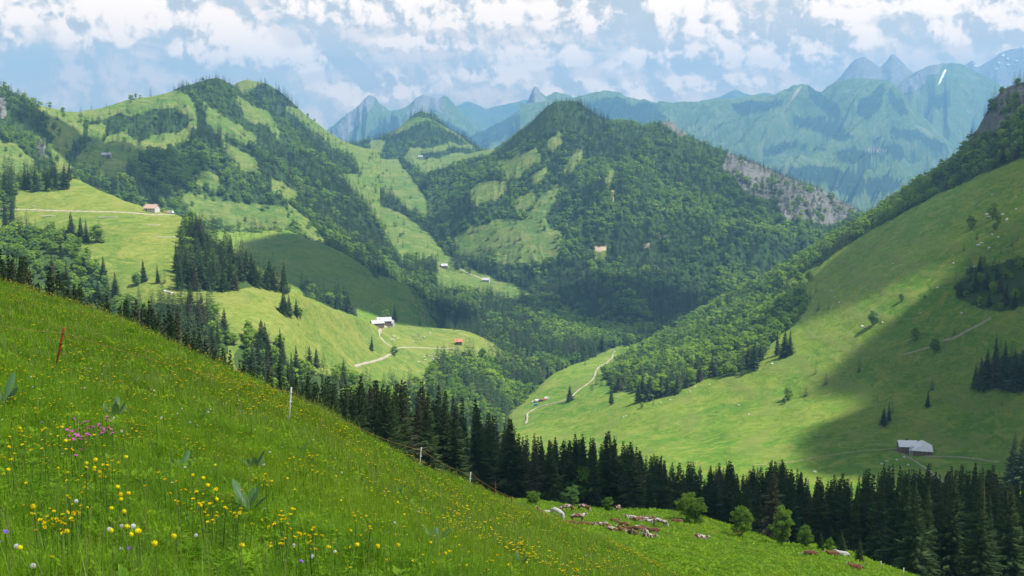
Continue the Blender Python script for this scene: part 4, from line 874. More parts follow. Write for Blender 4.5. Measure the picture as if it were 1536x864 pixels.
# ---- which of them show largest: coarse painter's pass, near to far
tpx, tpyb, tD = project(TREES_A[:, :3]); _, tpyt, _ = project(TREES_A[:, :3] + np.stack([np.zeros(len(TREES_A)), np.zeros(len(TREES_A)), TREES_A[:, 3]], 1))
W_, H_ = 768, 432
zb = np.full((H_, W_), 1e9)
for L in LAYERS.values():                                   # terrain depth, splatted
    g = (L.PX[L.vr:] / 2, L.PY[L.vr:] / 2, L.D[L.vr:])
    for fa in (0.0, 0.33, 0.66):
        for fb in (0.0, 0.33, 0.66):
            q = [(k[:-1, :-1] * (1 - fa) + k[1:, :-1] * fa) * (1 - fb) + (k[:-1, 1:] * (1 - fa) + k[1:, 1:] * fa) * fb for k in g]
            ix = q[0].astype(int); iy = q[1].astype(int); ok = (ix >= 0) & (ix < W_) & (iy >= 0) & (iy < H_) & (q[2] > 1)
            np.minimum.at(zb, (iy[ok], ix[ok]), q[2][ok])
owner = np.full((H_, W_), -1); order = np.argsort(tD)
vis = np.zeros(len(TREES_A))
for i in order:
    x0 = tpx[i] / 2; yt = tpyt[i] / 2; yb = tpyb[i] / 2; h = yb - yt
    if h < 1.2 or x0 < -20 or x0 > W_ + 20 or yt > H_ or yb < 0: continue
    sp = TREES_A[i, 4]; wd = h * (0.13 if sp == 0 else 0.34)
    n = 0
    for yy in range(max(0, int(yt)), min(H_, int(yb) + 1)):
        f = (yy - yt) / h; ww = wd * (min(1, f * 1.1) if sp == 0 else math.sqrt(max(0.05, 1 - (2 * f - 1) ** 2)))
        a = max(0, int(x0 - ww)); b = min(W_, int(x0 + ww) + 1)
        if b <= a: continue
        free = (owner[yy, a:b] < 0) & (zb[yy, a:b] > tD[i] * 0.985)
        owner[yy, a:b][free] = i; n += int(free.sum())
    vis[i] = n
SOLO = []
for sp in (0, 1):
    c = np.where((TREES_A[:, 4] == sp) & (vis >= 3))[0]; c = c[np.argsort(-vis[c])][:300]; SOLO.append(c)
    print('solo', sp, len(c), 'smallest', vis[c[-1]])
solo = np.zeros(len(TREES_A), bool); solo[np.concatenate(SOLO)] = True

REG_TXT = {  # region -> (spruce label, broadleaf label, group stem)
 'near left wood': ('dark spruce in the wood behind the crest of the flowery meadow', 'leafy tree among the dark spruces behind the flowery meadow'),
 'near right wood': ('tall dark spruce in the wood behind the pasture with the resting cattle', 'leafy tree inside the dark wood behind the resting cattle'),
 'near thicket': ('young spruce in the leafy thicket by the meadow crest', 'low leafy tree in the thicket just behind the meadow crest'),
 'spur wood': ('lit spruce in the wood on the spur of the sunny alp', 'bright leafy tree tucked between spruces on the alp spur'),
 'bush slope': ('spruce poking out of the bushy slope at the left', 'pale green bushy tree on the thicketed slope at the left'),
 'hollow': ('dark spruce in the shaded hollow at the foot of the alp', 'leafy tree beside the spruces in the shaded alp hollow'),
 'top left': ('spruce on the hilltop above the alp at the far left', 'leafy bush under the spruces on the hilltop at the far left'),
 'dell': ('spruce in the mixed grove below the valley track', 'round leafy tree in the mixed grove below the valley track'),
 'trio': ('spruce of the small clump standing alone on the upper alp', 'leafy tree at the foot of the small spruce clump on the upper alp'),
 'mid': ('small single spruce on the middle of the sunny alp', 'spreading leafy tree alone on the middle of the sunny alp'),
 'spur foot': ('spruce of the small clump below the wooded alp spur', 'leafy tree at the end of the clump below the alp spur'),
 'farm': ('dark rounded conifer standing by the curving farm track', 'bare greyish tree where the valley track bends'),
 'low': ('spruce on the lower edge of the alp', 'small leafy tree on the lower edge of the alp'),
 'shade': ('spruce on the cloud-shaded meadow above the valley farm', 'leafy tree on the cloud-shaded meadow above the valley farm'),
 'track': ('single spruce on the lit meadow beside the rising dirt track', 'leafy tree on the lit meadow beside the dirt track'),
 'wood edge': ('spruce at the outer edge of the bright mixed wood on the right hillside', 'round leafy tree at the outer edge of the bright wood on the right hillside'),
 'knoll': ('spruce of the dense dark clump right of the bright hillside wood', 'leafy tree of the clump right of the bright hillside wood'),
 'open': ('small spruce scattered on the open right hillside', 'small leafy tree scattered on the open right hillside'),
 'right spruces': ('tall spruce in the dark stand at the right edge above the chalet', 'leafy tree in the dark stand above the chalet'),
 'right copse': ('spruce in the copse high on the right hillside', 'leafy tree in the round copse high on the right hillside'),
 'stony': ('little spruce on the stony ground near the top right', 'leafy tree among boulders near the top right'),
 'house spruce': ('big spruce at the right edge beside the path to the chalet', 'leafy tree beside the path to the chalet'),
 'right wood': ('spruce inside the bright mixed wood on the right hillside', 'sunlit leafy tree inside the mixed wood on the right hillside'),
 'right crest': ('spruce on the wooded crest of the right hillside', 'leafy tree below the crest of the right hillside'),
 'young spruce': ('young green spruce at the lower right edge of the cattle pasture', ''), 
 'leafy ball': ('', 'rounded bright leafy tree left of two, at the edge of the cattle pasture'), 'leafy second': ('', 'rounded dark green leafy tree right of the first at the pasture edge'),
 'pale leafy': ('', 'small yellow-green leafy tree right of the two rounded ones'), 'grey shrub': ('', 'low grey-green willow shrub behind the reclining white cow'),
 'edge bush': ('', 'leafy bush at the foot of the dark wood behind the cattle'), 'edge leafy': ('', 'tall rounded leafy tree leaning out of the dark wood behind the cattle'),
 'valley': ('spruce in the wooded gorge of the valley', 'leafy tree in the wooded gorge of the valley'), 'valley singles': ('lone spruce on the pale valley meadows', ''),
 'central': ('spruce on the wooded middle mountain', 'leafy tree on the wooded middle mountain'), 'massif': ('spruce on the left massif', 'leafy tree on the left massif'),
 'spur': ('spruce on the crest behind the left massif', 'leafy tree on the crest behind the left massif'), 'hill': ('spruce on the conical hill', 'leafy tree on the conical hill'), 'far': ('spruce on the far range', 'leafy tree on the far range')}
for i in np.where(solo)[0]:
    x, y, z, h, sp, = TREES_A[i]; sp = int(sp); r = random.random(); reg = REG[i]
    lab = REG_TXT[reg][sp]
    e = empty('spruce' if sp == 0 else 'leafy_tree', (x, y, z), r * 6.28)
    if sp == 0:
        k = random.randrange(5); s = h / SP_H; e.rotation_euler = (random.gauss(0, .02), random.gauss(0, .02), r * 6.28); w0 = random.uniform(0.78, 1.28); e.scale = (s * w0 * random.uniform(.92, 1.08), s * w0, s); far_ = tD[i] > 700
        cr = link('crown', SPR[k], e); tk = link('trunk', SPT[k % 2], e)
    else:
        k = random.randrange(4); s = h / BL_H; e.scale = (s * random.uniform(0.9, 1.15), s * random.uniform(0.9, 1.15), s)
        if reg in ('bush slope', 'low', 'edge bush'): e.scale = (s * 1.35, s * 1.35, s)
        cr = link('crown', BLV[k], e); tk = link('trunk', BLT[k % 2], e)
    tag(e, lab, 'spruce' if sp == 0 else 'tree', ('spruces: ' if sp == 0 else 'leafy trees: ') + reg)
rest = np.where(~solo)[0]
bs = bank('far_spruce_bank', SPL + [SPR[1]]); bb = bank('far_leafy_bank', BLL)
for sp, nm, cl, H0, nv_, lb in ((0, 'spruce_forest', bs, SP_H, 4, 'dense spruce forest covering the mountainsides, the gorge and the far woods'), (1, 'leafy_forest', bb, BL_H, 3, 'bright green leafy woods mixed into the spruce forest on the slopes')):
    ii = rest[TREES_A[rest, 4] == sp]; A = TREES_A[ii]; s = A[:, 3] / H0; n = len(ii)
    wd = trng.uniform(0.8, 1.35, n) * (1.0 if sp == 0 else 1.1)
    idx = trng.integers(0, nv_, n)
    if sp == 0: idx = np.where(tD[ii] < 520, 4, idx)
    scatter(nm, A[:, :3], np.stack([s * wd, s * wd, s], 1), np.stack([np.zeros(n), np.zeros(n), trng.random(n) * 6.28], 1), idx, cl, lb)
    print(nm, n)
# ------------------------------------------------------------------ foreground grass
LM = LAYERS['meadow']; grng = np.random.default_rng(5)
gm_, t, out = new_mat('grass_blades')
P = t.new('ShaderNodeNewGeometry').outputs['Position']; rnd = t.new('ShaderNodeObjectInfo').outputs['Random']; tv = t.attr('tint')
pat = t.noise(P, 0.55, 5, 0.65, 0.5); pat2 = t.noise(P, 0.09, 3, 0.5)
f = t.m('ADD', t.m('MULTIPLY', rnd, 0.35), t.m('MULTIPLY', pat, 0.75))
c = t.mix(t.ramp(f, 0.3, 0.72), (0.062, 0.175, 0.006), (0.245, 0.425, 0.016))
c = t.mix(t.ramp(pat2, 0.4, 0.65, 0, 0.45), c, (0.28, 0.36, 0.014))
c = t.mix(t.ramp(tv, 0.0, 0.5, 0.55, 0.0), c, (0.026, 0.10, 0.006))
c = t.mix(t.ramp(tv, 0.93, 0.95), c, (0.22, 0.24, 0.08))
d = t.new('ShaderNodeBsdfDiffuse'); t.put(d.inputs[0], c); tr = t.new('ShaderNodeBsdfTranslucent'); t.put(tr.inputs[0], t.mix(0.5, c, (0.32, 0.52, 0.005)))
gl = t.new('ShaderNodeBsdfGlossy'); gl.inputs['Roughness'].default_value = 0.45; gl.inputs[0].default_value = (0.9, 1, 0.9, 1)
ms = t.new('ShaderNodeMixShader'); ms.inputs[0].default_value = 0.38; t.l.new(d.outputs[0], ms.inputs[1]); t.l.new(tr.outputs[0], ms.inputs[2])
m2 = t.new('ShaderNodeMixShader'); m2.inputs[0].default_value = 0.012; t.l.new(ms.outputs[0], m2.inputs[1]); t.l.new(gl.outputs[0], m2.inputs[2]); t.l.new(m2.outputs[0], out.inputs[0])
M_grass = gm_
def grass_clump(seed, n, rad, h, w, dry=0.012, herb=0.45, name='grass_tuft', bend=0.35, seg=3):
    rng = np.random.default_rng(seed); V = []; Fc = []; T = []
    for _ in range(n):
        a = rng.random() * 6.283; rr = rad * math.sqrt(rng.random()); b0 = np.array([math.cos(a) * rr, math.sin(a) * rr, -0.05])
        stalk = rng.random() < dry
        L = h * (0.55 + 0.6 * rng.random()) * (1.35 if stalk else 1); ww = w * (0.7 + 0.6 * rng.random()) * (0.5 if stalk else 1)
        fa = rng.random() * 6.283; fd = np.array([math.cos(fa), math.sin(fa), 0]); sd = np.array([-math.sin(fa), math.cos(fa), 0])
        bd = L * (bend * rng.random() * (0.4 if stalk else 1.5) + 0.05); tn = 1.0 if stalk else rng.random() * 0.92
        b = len(V)
        for k in range(seg + 1):
            q = k / seg; c_ = b0 + fd * bd * q * q + np.array([0, 0, L * q * (1 - 0.22 * (bd / L) * q)])
            wk = ww * (1 - q ** 2.2) if not stalk else ww * (1.0 if q < 0.9 else 1.6)
            if k == seg and not stalk: V.append(c_); T.append(tn)
            else: V += [c_ - sd * wk, c_ + sd * wk]; T += [tn, tn]
        for k in range(seg):
            if k == seg - 1 and not stalk: Fc.append((b + 2 * k, b + 2 * k + 1, b + 2 * k + 2))
            else: Fc += [(b + 2 * k, b + 2 * k + 1, b + 2 * k + 3), (b + 2 * k, b + 2 * k + 3, b + 2 * k + 2)]
    for _ in range(int(n * herb)):                       # small herb leaves low in the sward
        a = rng.random() * 6.283; rr = rad * math.sqrt(rng.random()); z = h * (0.15 + 0.45 * rng.random()); c_ = np.array([math.cos(a) * rr, math.sin(a) * rr, z])
        fa = rng.random() * 6.283; fd = np.array([math.cos(fa), math.sin(fa), rng.random() * 0.9 - 0.2]); sd = np.array([-math.sin(fa), math.cos(fa), 0])
        L = w * (6 + 9 * rng.random()); tn = rng.random() * 0.9; b = len(V)
        V += [c_, c_ + fd * L * 0.5 + sd * L * 0.28, c_ + fd * L, c_ + fd * L * 0.5 - sd * L * 0.28]; T += [tn] * 4; Fc += [(b, b + 1, b + 2), (b, b + 2, b + 3)]
    return np_mesh(name, V, Fc, [M_grass], False, {'tint': T})
TUFTS = [grass_clump(1, 60, .13, .30, .0030), grass_clump(2, 60, .14, .36, .0034, .025), grass_clump(3, 54, .13, .24, .0036, .02, .4), grass_clump(4, 46, .12, .44, .0030, .05, .05, bend=.5), grass_clump(5, 40, .15, .20, .0045, .0, .9)]
WIDE = [grass_clump(11, 46, .26, .30, .0085), grass_clump(12, 46, .28, .36, .0090, .02), grass_clump(13, 44, .26, .24, .0100, .02, .4), grass_clump(14, 36, .24, .46, .0080, .04, .05, bend=.5)]
HERBT = [grass_clump(41, 14, .16, .22, .006, 0, 3.5), grass_clump(42, 10, .15, .28, .007, 0, 4.5)]
SHORT = [grass_clump(21, 34, .7, .16, .030, 0, .3), grass_clump(22, 34, .7, .20, .034, 0.02, .2), grass_clump(23, 26, .6, .26, .030, 0.04, .2)]
gb = bank('grass_bank', TUFTS + WIDE + SHORT + HERBT)
GP, GS, GR, GI = [], [], [], []
def turf(L, lo, hi, spacing, kinds, hscale=(0.75, 1.25), extra=None, edge=None, sc0=1.0):
    mk = (L.D > lo) & (L.D <= hi) & (L.PX > -330) & (L.PX < 1850)
    P, ci = L.sample(mk, spacing, grng, vmin=3)
    px, py, D = project(P); ok = (px > -160) & (px < 1700) & (py > 150) & (py < 1050)
    if extra is not None: ok &= extra(px, py, D, P)
    P = P[ok]; n = len(P)
    pn = fbm(P[:, 0] / 0.9, P[:, 1] / 0.9, 71, 3); big = fbm(P[:, 0] / 6.0, P[:, 1] / 6.0, 72, 3)
    s = grng.uniform(*hscale, n) * (1 + 0.45 * pn + 0.35 * big); s = np.clip(s, 0.4, 1.8) * sc0
    k = np.array(kinds)[grng.integers(0, len(kinds), n)]
    GP.append(P); GS.append(np.stack([np.sqrt(s), np.sqrt(s), s], 1)); GR.append(np.stack([grng.normal(0, .10, n), grng.normal(0, .10, n), grng.random(n) * 6.28], 1)); GI.append(k)
turf(LM, 2, 9, 0.085, [0, 1, 2, 3, 4, 12, 13]); turf(LM, 9, 16, 0.11, [0, 1, 2, 3, 4, 12, 13]); turf(LM, 16, 28, 0.15, [0, 1, 1, 2, 3, 4, 12, 13]); turf(LM, 28, 44, 0.26, [5, 6, 7, 8]); turf(LM, 44, 100, 0.34, [5, 6, 7, 8])
turf(LP, 60, 130, 0.75, [9, 10, 10, 11], extra=lambda px, py, D, P: px > 640); turf(LP, 130, 262, 1.05, [9, 9, 10], extra=lambda px, py, D, P: px > 640)
GPc = np.concatenate(GP)
scatter('grass', GPc, np.concatenate(GS), np.concatenate(GR), np.concatenate(GI), gb, 'long lush meadow grass of the foreground slope and short turf of the pasture')
print('GRASS', len(GPc))

# ------------------------------------------------------------------ flowers
def flat_mat(name, col, trans=0.3, var=0.2):
    m, t, out = new_mat(name); r = t.new('ShaderNodeObjectInfo').outputs['Random']
    c = t.mix(r, tuple(x * (1 - var) for x in col), tuple(min(1, x * (1 + var)) for x in col))
    d = t.new('ShaderNodeBsdfDiffuse'); t.put(d.inputs[0], c); q = t.new('ShaderNodeBsdfTranslucent'); t.put(q.inputs[0], c)
    ms = t.new('ShaderNodeMixShader'); ms.inputs[0].default_value = trans; t.l.new(d.outputs[0], ms.inputs[1]); t.l.new(q.outputs[0], ms.inputs[2]); t.l.new(ms.outputs[0], out.inputs[0]); return m
M_yel = flat_mat('yellow_petal', (0.92, 0.74, 0.015)); M_gold = flat_mat('golden_petal', (0.90, 0.66, 0.01)); M_white = flat_mat('white_down', (0.80, 0.80, 0.76), 0.5, 0.08)
M_pink = flat_mat('pink_petal', (0.72, 0.16, 0.50)); M_viol = flat_mat('violet_petal', (0.30, 0.14, 0.62)); M_stem = flat_mat('flower_stem', (0.07, 0.16, 0.025)); M_core = flat_mat('flower_centre', (0.55, 0.33, 0.02))
def petals(mb, c, n, L, wd, cup, mi=0, rot=0.0, tilt=(0, 0)):
    for k in range(n):
        a = rot + 6.2832 * k / n; d = Vector((math.cos(a), math.sin(a), 0)); s_ = Vector((-math.sin(a), math.cos(a), 0)); c0 = Vector(c)
        p = [c0 + d * L * 0.12, c0 + d * L * 0.55 + s_ * wd + Vector((0, 0, cup * L * 0.45)), c0 + d * L * (1 - 0.35 * cup) + Vector((0, 0, cup * L)), c0 + d * L * 0.55 - s_ * wd + Vector((0, 0, cup * L * 0.45))]
        mb.add(p, [(0, 1, 2, 3)], mi)
def bloom(kind):
    mb = MB()
    if kind == 'globe':
        V, Fc = ico(2); k = 0.021 * (1 + 0.16 * fbm(V[:, 0] * 3, V[:, 1] * 3 + V[:, 2], 5, 2)); mb.add((V * k[:, None] * np.array([1, 1, 0.9])).tolist(), [tuple(f) for f in Fc.tolist()], 0)
        petals(mb, (0, 0, -0.012), 6, 0.028, 0.012, 0.9); petals(mb, (0, 0, -0.008), 5, 0.027, 0.012, 1.1, 0, 0.5)
        return mb.mesh('blossom', [M_yel])
    if kind == 'butter':
        petals(mb, (0, 0, 0), 5, 0.0165, 0.0085, 0.55); petals(mb, (0, 0, 0.001), 5, 0.012, 0.007, 0.75, 0, 0.6); mb.tube([(0, 0, -0.002), (0, 0, 0.007)], [0.004, 0.0035], 6, 1); return mb.mesh('blossom', [M_gold, M_core])
    if kind == 'clock':
        rng = random.Random(3)
        for k in range(110):
            z = 1 - 2 * (k + .5) / 110; a = k * 2.39996; r = math.sqrt(1 - z * z); d = Vector((math.cos(a) * r, math.sin(a) * r, z)); p = d * 0.021; o = d.orthogonal().normalized(); o2 = d.cross(o)
            q = 0.0048; mb.add([p + o * q, p + o2 * q, p - o * q, p - o2 * q], [(0, 1, 2, 3)], 0); mb.add([d * 0.003, p + o * 0.0006, p - o * 0.0006], [(0, 1, 2)], 0)
        V, Fc = ico(1); mb.add((V * 0.005).tolist(), [tuple(f) for f in Fc.tolist()], 1); return mb.mesh('seed_head', [M_white, M_stem])
    if kind in ('pink', 'violet'):
        petals(mb, (0, 0, 0), 5, 0.019, 0.009, 0.25); petals(mb, (0, 0, 0.003), 5, 0.013, 0.006, 0.35, 0, 0.6); mb.tube([(0, 0, -0.014), (0, 0, 0.003)], [0.003, 0.0055], 6, 1); return mb.mesh('blossom', [M_pink if kind == 'pink' else M_viol, M_stem])
    petals(mb, (0, 0, 0), 12, 0.017, 0.0035, 0.08); mb.tube([(0, 0, -0.003), (0, 0, 0.004)], [0.006, 0.005], 7, 1); return mb.mesh('blossom', [M_white, M_core])
def stem_mesh(h, leafy=True):
    mb = MB(); mb.tube([(0, 0, -0.05), (0.006, 0, h * 0.5), (0, 0.004, h)], [0.0024, 0.002, 0.0016], 4)
    if leafy:
        for z, a in ((0.3, 0.4), (0.5, 2.6), (0.68, 4.6)):
            d = Vector((math.cos(a), math.sin(a), 0.35)); s_ = Vector((-math.sin(a), math.cos(a), 0)); c_ = Vector((0, 0, h * z)); mb.add([c_, c_ + d * .03 + s_ * .009, c_ + d * .065, c_ + d * .03 - s_ * .009], [(0, 1, 2, 3)])
    return mb.mesh('stem', M_stem)
BLOOM = {k: bloom(k) for k in ('globe', 'butter', 'clock', 'pink', 'violet', 'daisy')}
STEM = {'globe': stem_mesh(0.50), 'butter': stem_mesh(0.42), 'clock': stem_mesh(0.36, False), 'pink': stem_mesh(0.27), 'violet': stem_mesh(0.34), 'daisy': stem_mesh(0.34)}
SH = {'globe': 0.50, 'butter': 0.42, 'clock': 0.36, 'pink': 0.27, 'violet': 0.34, 'daisy': 0.34}
FINFO = {'globe': ('globeflower', 'big round yellow globeflower standing out of the foreground grass', 'yellow globeflowers in the foreground meadow'),
         'butter': ('buttercup', 'small golden buttercup dotted among the foreground grass', 'golden buttercups in the foreground meadow'),
         'clock': ('dandelion_clock', 'fluffy white dandelion seed head in the foreground grass', 'white dandelion seed heads in the meadow'),
         'pink': ('pink_campion', 'pink campion blossom in the pink patch at the left of the meadow', 'pink campions at the left'),
         'violet': ('violet_flower', 'small violet flower low in the foreground meadow', 'violet flowers in the meadow'),
         'daisy': ('white_daisy', 'small white daisy in the foreground meadow', 'white daisies in the meadow')}
fr = random.Random(12); FLW = {k: [] for k in FINFO}
def plant_px(kind, px, py, s=1.0):
    """a flower whose blossom shows at this place of the meadow"""
    if not (-60 < px < 1600): return
    p = LM.at(px, py); D = float(project(p)[2]); h = SH[kind] * s
    p = LM.at(px, py + h * F / D * 0.97); FLW[kind].append((p[0], p[1], p[2], s))
GLOBES = [(182, 745), (182, 752), (194, 753), (173, 761), (172, 774), (179, 782), (151, 714), (144, 704), (88, 653), (29, 654), (94, 673), (187, 698), (171, 813), (189, 809), (210, 810), (212, 817), (194, 819), (240, 838), (286, 724), (299, 732), (335, 760), (322, 751), (316, 747),
          (330, 705), (27, 841), (60, 780), (424, 726), (439, 778), (565, 837), (604, 838), (676, 838), (648, 830), (683, 815), (696, 827), (677, 847), (606, 780), (597, 766), (520, 758), (508, 720), (524, 832), (490, 834), (555, 745), (700, 772), (770, 855), (789, 854), (831, 818), (870, 830), (850, 813), (745, 790), (740, 797), (14, 716), (108, 817), (278, 822), (355, 835), (130, 707)]
for x, y in GLOBES: plant_px('globe', x, y, fr.uniform(.8, 1.05))
CL = [(140, 470, 40), (40, 480, 40), (110, 520, 50), (120, 535, 30), (170, 560, 40), (200, 575, 45), (60, 590, 50), (30, 560, 40), (210, 640, 26), (205, 655, 24), (60, 660, 60), (30, 670, 40), (20, 700, 30), (60, 690, 50), (130, 680, 40), (155, 715, 18), (120, 730, 16), (310, 765, 30), (330, 780, 34), (270, 750, 30), (290, 755, 24), (345, 775, 26), (250, 570, 30), (330, 560, 30), (370, 600, 30), (400, 620, 28), (460, 700, 18), (465, 715, 20), (450, 820, 26), (470, 815, 20), (430, 795, 20), (440, 805, 20), (395, 730, 16), (520, 640, 16), (560, 705, 26), (680, 775, 26), (690, 765, 24), (740, 790, 20), (790, 825, 30), (800, 838, 26), (775, 822, 18), (780, 775, 16), (860, 850, 40), (90, 770, 40), (320, 480, 30), (240, 520, 50), (640, 720, 30), (900, 850, 50), (560, 800, 40), (75, 800, 30), (90, 795, 16)]
for (x, y, r_) in CL:
    for _ in range(fr.randint(8, 19)): plant_px('butter', fr.gauss(x, r_ * .75), fr.gauss(y, r_ * .40), fr.uniform(.8, 1.35))
mk = (LM.D > 4) & (LM.D < 95); PB, _ci = LM.sample(mk, 0.30, grng, vmin=9); bx, by, bd_ = project(PB)
dn = fbm(PB[:, 0] / 3.0, PB[:, 1] / 3.0, 81, 3); ok = (bx > -60) & (bx < 1600) & (by < 990) & (grng.random(len(PB)) < np.clip(0.26 + 1.5 * dn, 0.03, 1) * np.clip(bd_ / 20, .30, 1))
for p in PB[ok]: FLW['butter'].append((p[0], p[1], p[2], fr.uniform(.6, 1.15)))
for x, y in [(157, 805), (60, 522), (66, 468), (140, 555), (47, 569), (56, 570), (46, 583), (152, 563), (126, 585), (228, 588), (240, 540), (234, 594), (245, 629), (289, 637), (185, 650), (175, 632), (274, 615), (266, 622), (362, 603), (316, 616), (310, 620), (335, 606), (382, 647), (296, 640), (405, 682), (427, 673), (443, 822), (503, 705), (513, 712), (503, 688), (472, 662), (590, 789), (656, 788), (684, 799), (697, 795), (551, 700), (629, 770), (545, 715), (185, 828), (63, 857), (22, 830), (200, 797), (185, 795), (478, 836), (507, 833), (295, 810), (116, 758), (880, 836), (760, 762), (740, 760), (710, 776)]: plant_px('clock', x + fr.uniform(-2, 2), y, fr.uniform(.7, 1.0))
for x, y in [(110, 635), (109, 652), (122, 641), (132, 640), (128, 648), (137, 645), (136, 652), (124, 658), (130, 661), (139, 652), (155, 635), (156, 640), (154, 646), (157, 652), (160, 645), (163, 652), (166, 649), (158, 656), (118, 662), (112, 664), (108, 666), (126, 668), (122, 686), (160, 660), (116, 655), (167, 656)]: [plant_px('pink', x + fr.uniform(-4, 4), y + fr.uniform(-4, 4), fr.uniform(1.25, 1.6)) for _ in (0, 1)]
for x, y in [(201, 570), (208, 571), (20, 565), (103, 596), (449, 662), (127, 473), (133, 472), (362, 620), (8, 815), (12, 820), (768, 815), (775, 825), (65, 640), (200, 834), (450, 855), (770, 817)]: plant_px('violet', x, y, fr.uniform(.9, 1.3))
for _ in range(70): plant_px('daisy', fr.uniform(0, 900), 0, 1) if False else None
PD, _ci = LM.sample(mk, 1.6, grng, vmin=9)
for p in PD:
    a, b, c_ = project(p)
    if -20 < a < 1540 and b < 900 and fr.random() < .5: FLW['daisy'].append((p[0], p[1], p[2], fr.uniform(.7, 1.2)))
fb = bank('flower_bank', [None] * 0)
def whole(kind):
    mb = MB(); me = bpy.data.meshes.new(kind)
    bmx = bmesh.new(); bmx.from_mesh(STEM[kind]); ns = len(bmx.faces)
    for f_ in bmx.faces: f_.material_index = 2
    b2 = BLOOM[kind]; off_ = len(bmx.verts); vs = [bmx.verts.new(Vector(v.co) + Vector((0, 0, SH[kind]))) for v in b2.vertices]
    for p in b2.polygons:
        f_ = bmx.faces.new([vs[i] for i in p.vertices]); f_.material_index = p.material_index
    bmx.to_mesh(me); bmx.free()
    ml = list(b2.materials)
    while len(ml) < 2: ml.append(ml[0])
    for m in ml + [M_stem]: me.materials.append(m)
    return me
for ki, (kind, L_) in enumerate(FLW.items()):
    A = np.array(L_); D = project(A[:, :3])[2]; px, py, _ = project(A[:, :3] + np.array([0, 0, SH[kind]]))
    inside = (px > 0) & (px < 1536) & (py < 862) & (py > 0)
    size = np.where(inside, A[:, 3] / D, 0); o_ = np.argsort(-size); solo_ = o_[:300]; solo_ = solo_[inside[solo_]]
    rest_ = np.setdiff1d(np.arange(len(A)), solo_) if len(A) > 300 else np.array([], int)
    nm, lb, gp = FINFO[kind]; prs = []
    for i in solo_:
        x, y, z, s = A[i]; e = empty(nm, (x, y, z), fr.random() * 6.28); e.rotation_euler = (fr.gauss(0, .08), fr.gauss(0, .08), fr.random() * 6.28); e.scale = (s, s, s)
        link('stem', STEM[kind], e); b = link(BLOOM[kind].name.split('.')[0], BLOOM[kind], e, (0, 0, SH[kind])); k2 = 1.0
        b.rotation_euler = (fr.gauss(0, .35), fr.gauss(0, .35), 0); tag(e, lb, 'flower', gp)
    if len(rest_):
        c2 = bank('bank_' + nm, [whole(kind)]); n = len(rest_); s = A[rest_, 3] * np.clip(D[rest_] / 16.0, 1.1, 2.2)
        scatter(nm + '_carpet', A[rest_, :3], np.stack([s, s, A[rest_, 3]], 1), np.stack([np.zeros(n), np.zeros(n), grng.random(n) * 6.28], 1), np.zeros(n, int), c2, 'countless small ' + {'butter': 'golden buttercups', 'daisy': 'white daisies'}.get(kind, nm) + ' scattered over the flowery slope')
    print(nm, len(A), len(solo_))
# broad-leaved mountain plants
ml_, t, out = new_mat('broad_herb_leaf'); P = t.new('ShaderNodeTexCoord').outputs['Object']
c = t.mix(t.noise(P, 9, 3), (0.07, 0.17, 0.05), (0.16, 0.28, 0.13)); d = t.new('ShaderNodeBsdfDiffuse'); t.put(d.inputs[0], c); q = t.new('ShaderNodeBsdfTranslucent'); t.put(q.inputs[0], c); g_ = t.new('ShaderNodeBsdfGlossy'); g_.inputs['Roughness'].default_value = .4
ms = t.new('ShaderNodeMixShader'); ms.inputs[0].default_value = .3; t.l.new(d.outputs[0], ms.inputs[1]); t.l.new(q.outputs[0], ms.inputs[2]); m2 = t.new('ShaderNodeMixShader'); m2.inputs[0].default_value = .015; t.l.new(ms.outputs[0], m2.inputs[1]); t.l.new(g_.outputs[0], m2.inputs[2]); t.l.new(m2.outputs[0], out.inputs[0])
def herb_leaf(L, W, seed):
    rng = random.Random(seed); V = []; Fc = []; n = 7
    for i in range(n + 1):
        q = i / n; w_ = W * math.sin(math.pi * min(1, q * 0.93 + 0.05)) ** 0.8 * (1 if q < .97 else .1); y = L * q; z = L * (0.9 * q - 0.55 * q * q)
        for j in range(-2, 3): V.append((w_ * j / 2, y * 0.62 + 0.2 * w_ * abs(j), L * (1.02 * q - 0.22 * q * q) + rng.uniform(-1, 1) * .003))
    for i in range(n):
        for j in range(4): Fc.append((i * 5 + j, i * 5 + j + 1, i * 5 + j + 6, i * 5 + j + 5))
    return np_mesh('leaf', V, Fc, [ml_], True)
HL = [herb_leaf(.36, .058, 1), herb_leaf(.28, .064, 2), herb_leaf(.42, .055, 3)]
for (x, y, s, side_) in [(6, 622, 1.7, 'at the left border of the picture'), (172, 640, 1.5, 'beside the pink blossoms'), (272, 718, 1.0, 'upper left of the meadow centre'), (383, 714, 1.15, 'on the open middle of the meadow'), (372, 782, 1.2, 'below the meadow centre'), (452, 690, 1.0, 'above the meadow centre near the crest'),
                         (655, 826, 1.3, 'at the lower right of the steep meadow'), (600, 752, 1.1, 'left of the low rusty stake'), (505, 628, 1.1, 'on the crest right of the tall white post'), (640, 752, 1.0, 'below the third post'), (300, 640, 1.0, 'midway up the left slope'), (780, 862, 1.2, 'at the bottom border')]:
    p = LM.at(x, y); e = empty('broadleaf_plant', tuple(p), fr.random() * 6); s *= .78; e.scale = (s, s, s); tag(e, 'blue-green broad-leaved plant ' + side_, 'plant', 'broad-leaved mountain plants')
    for k in range(6):
        b = link('leaf', HL[k % 3], e, (0, 0, 0.02 * k + .05)); b.rotation_euler = (fr.uniform(-.25, .3), 0, k * 1.047 + fr.uniform(-.3, .3))
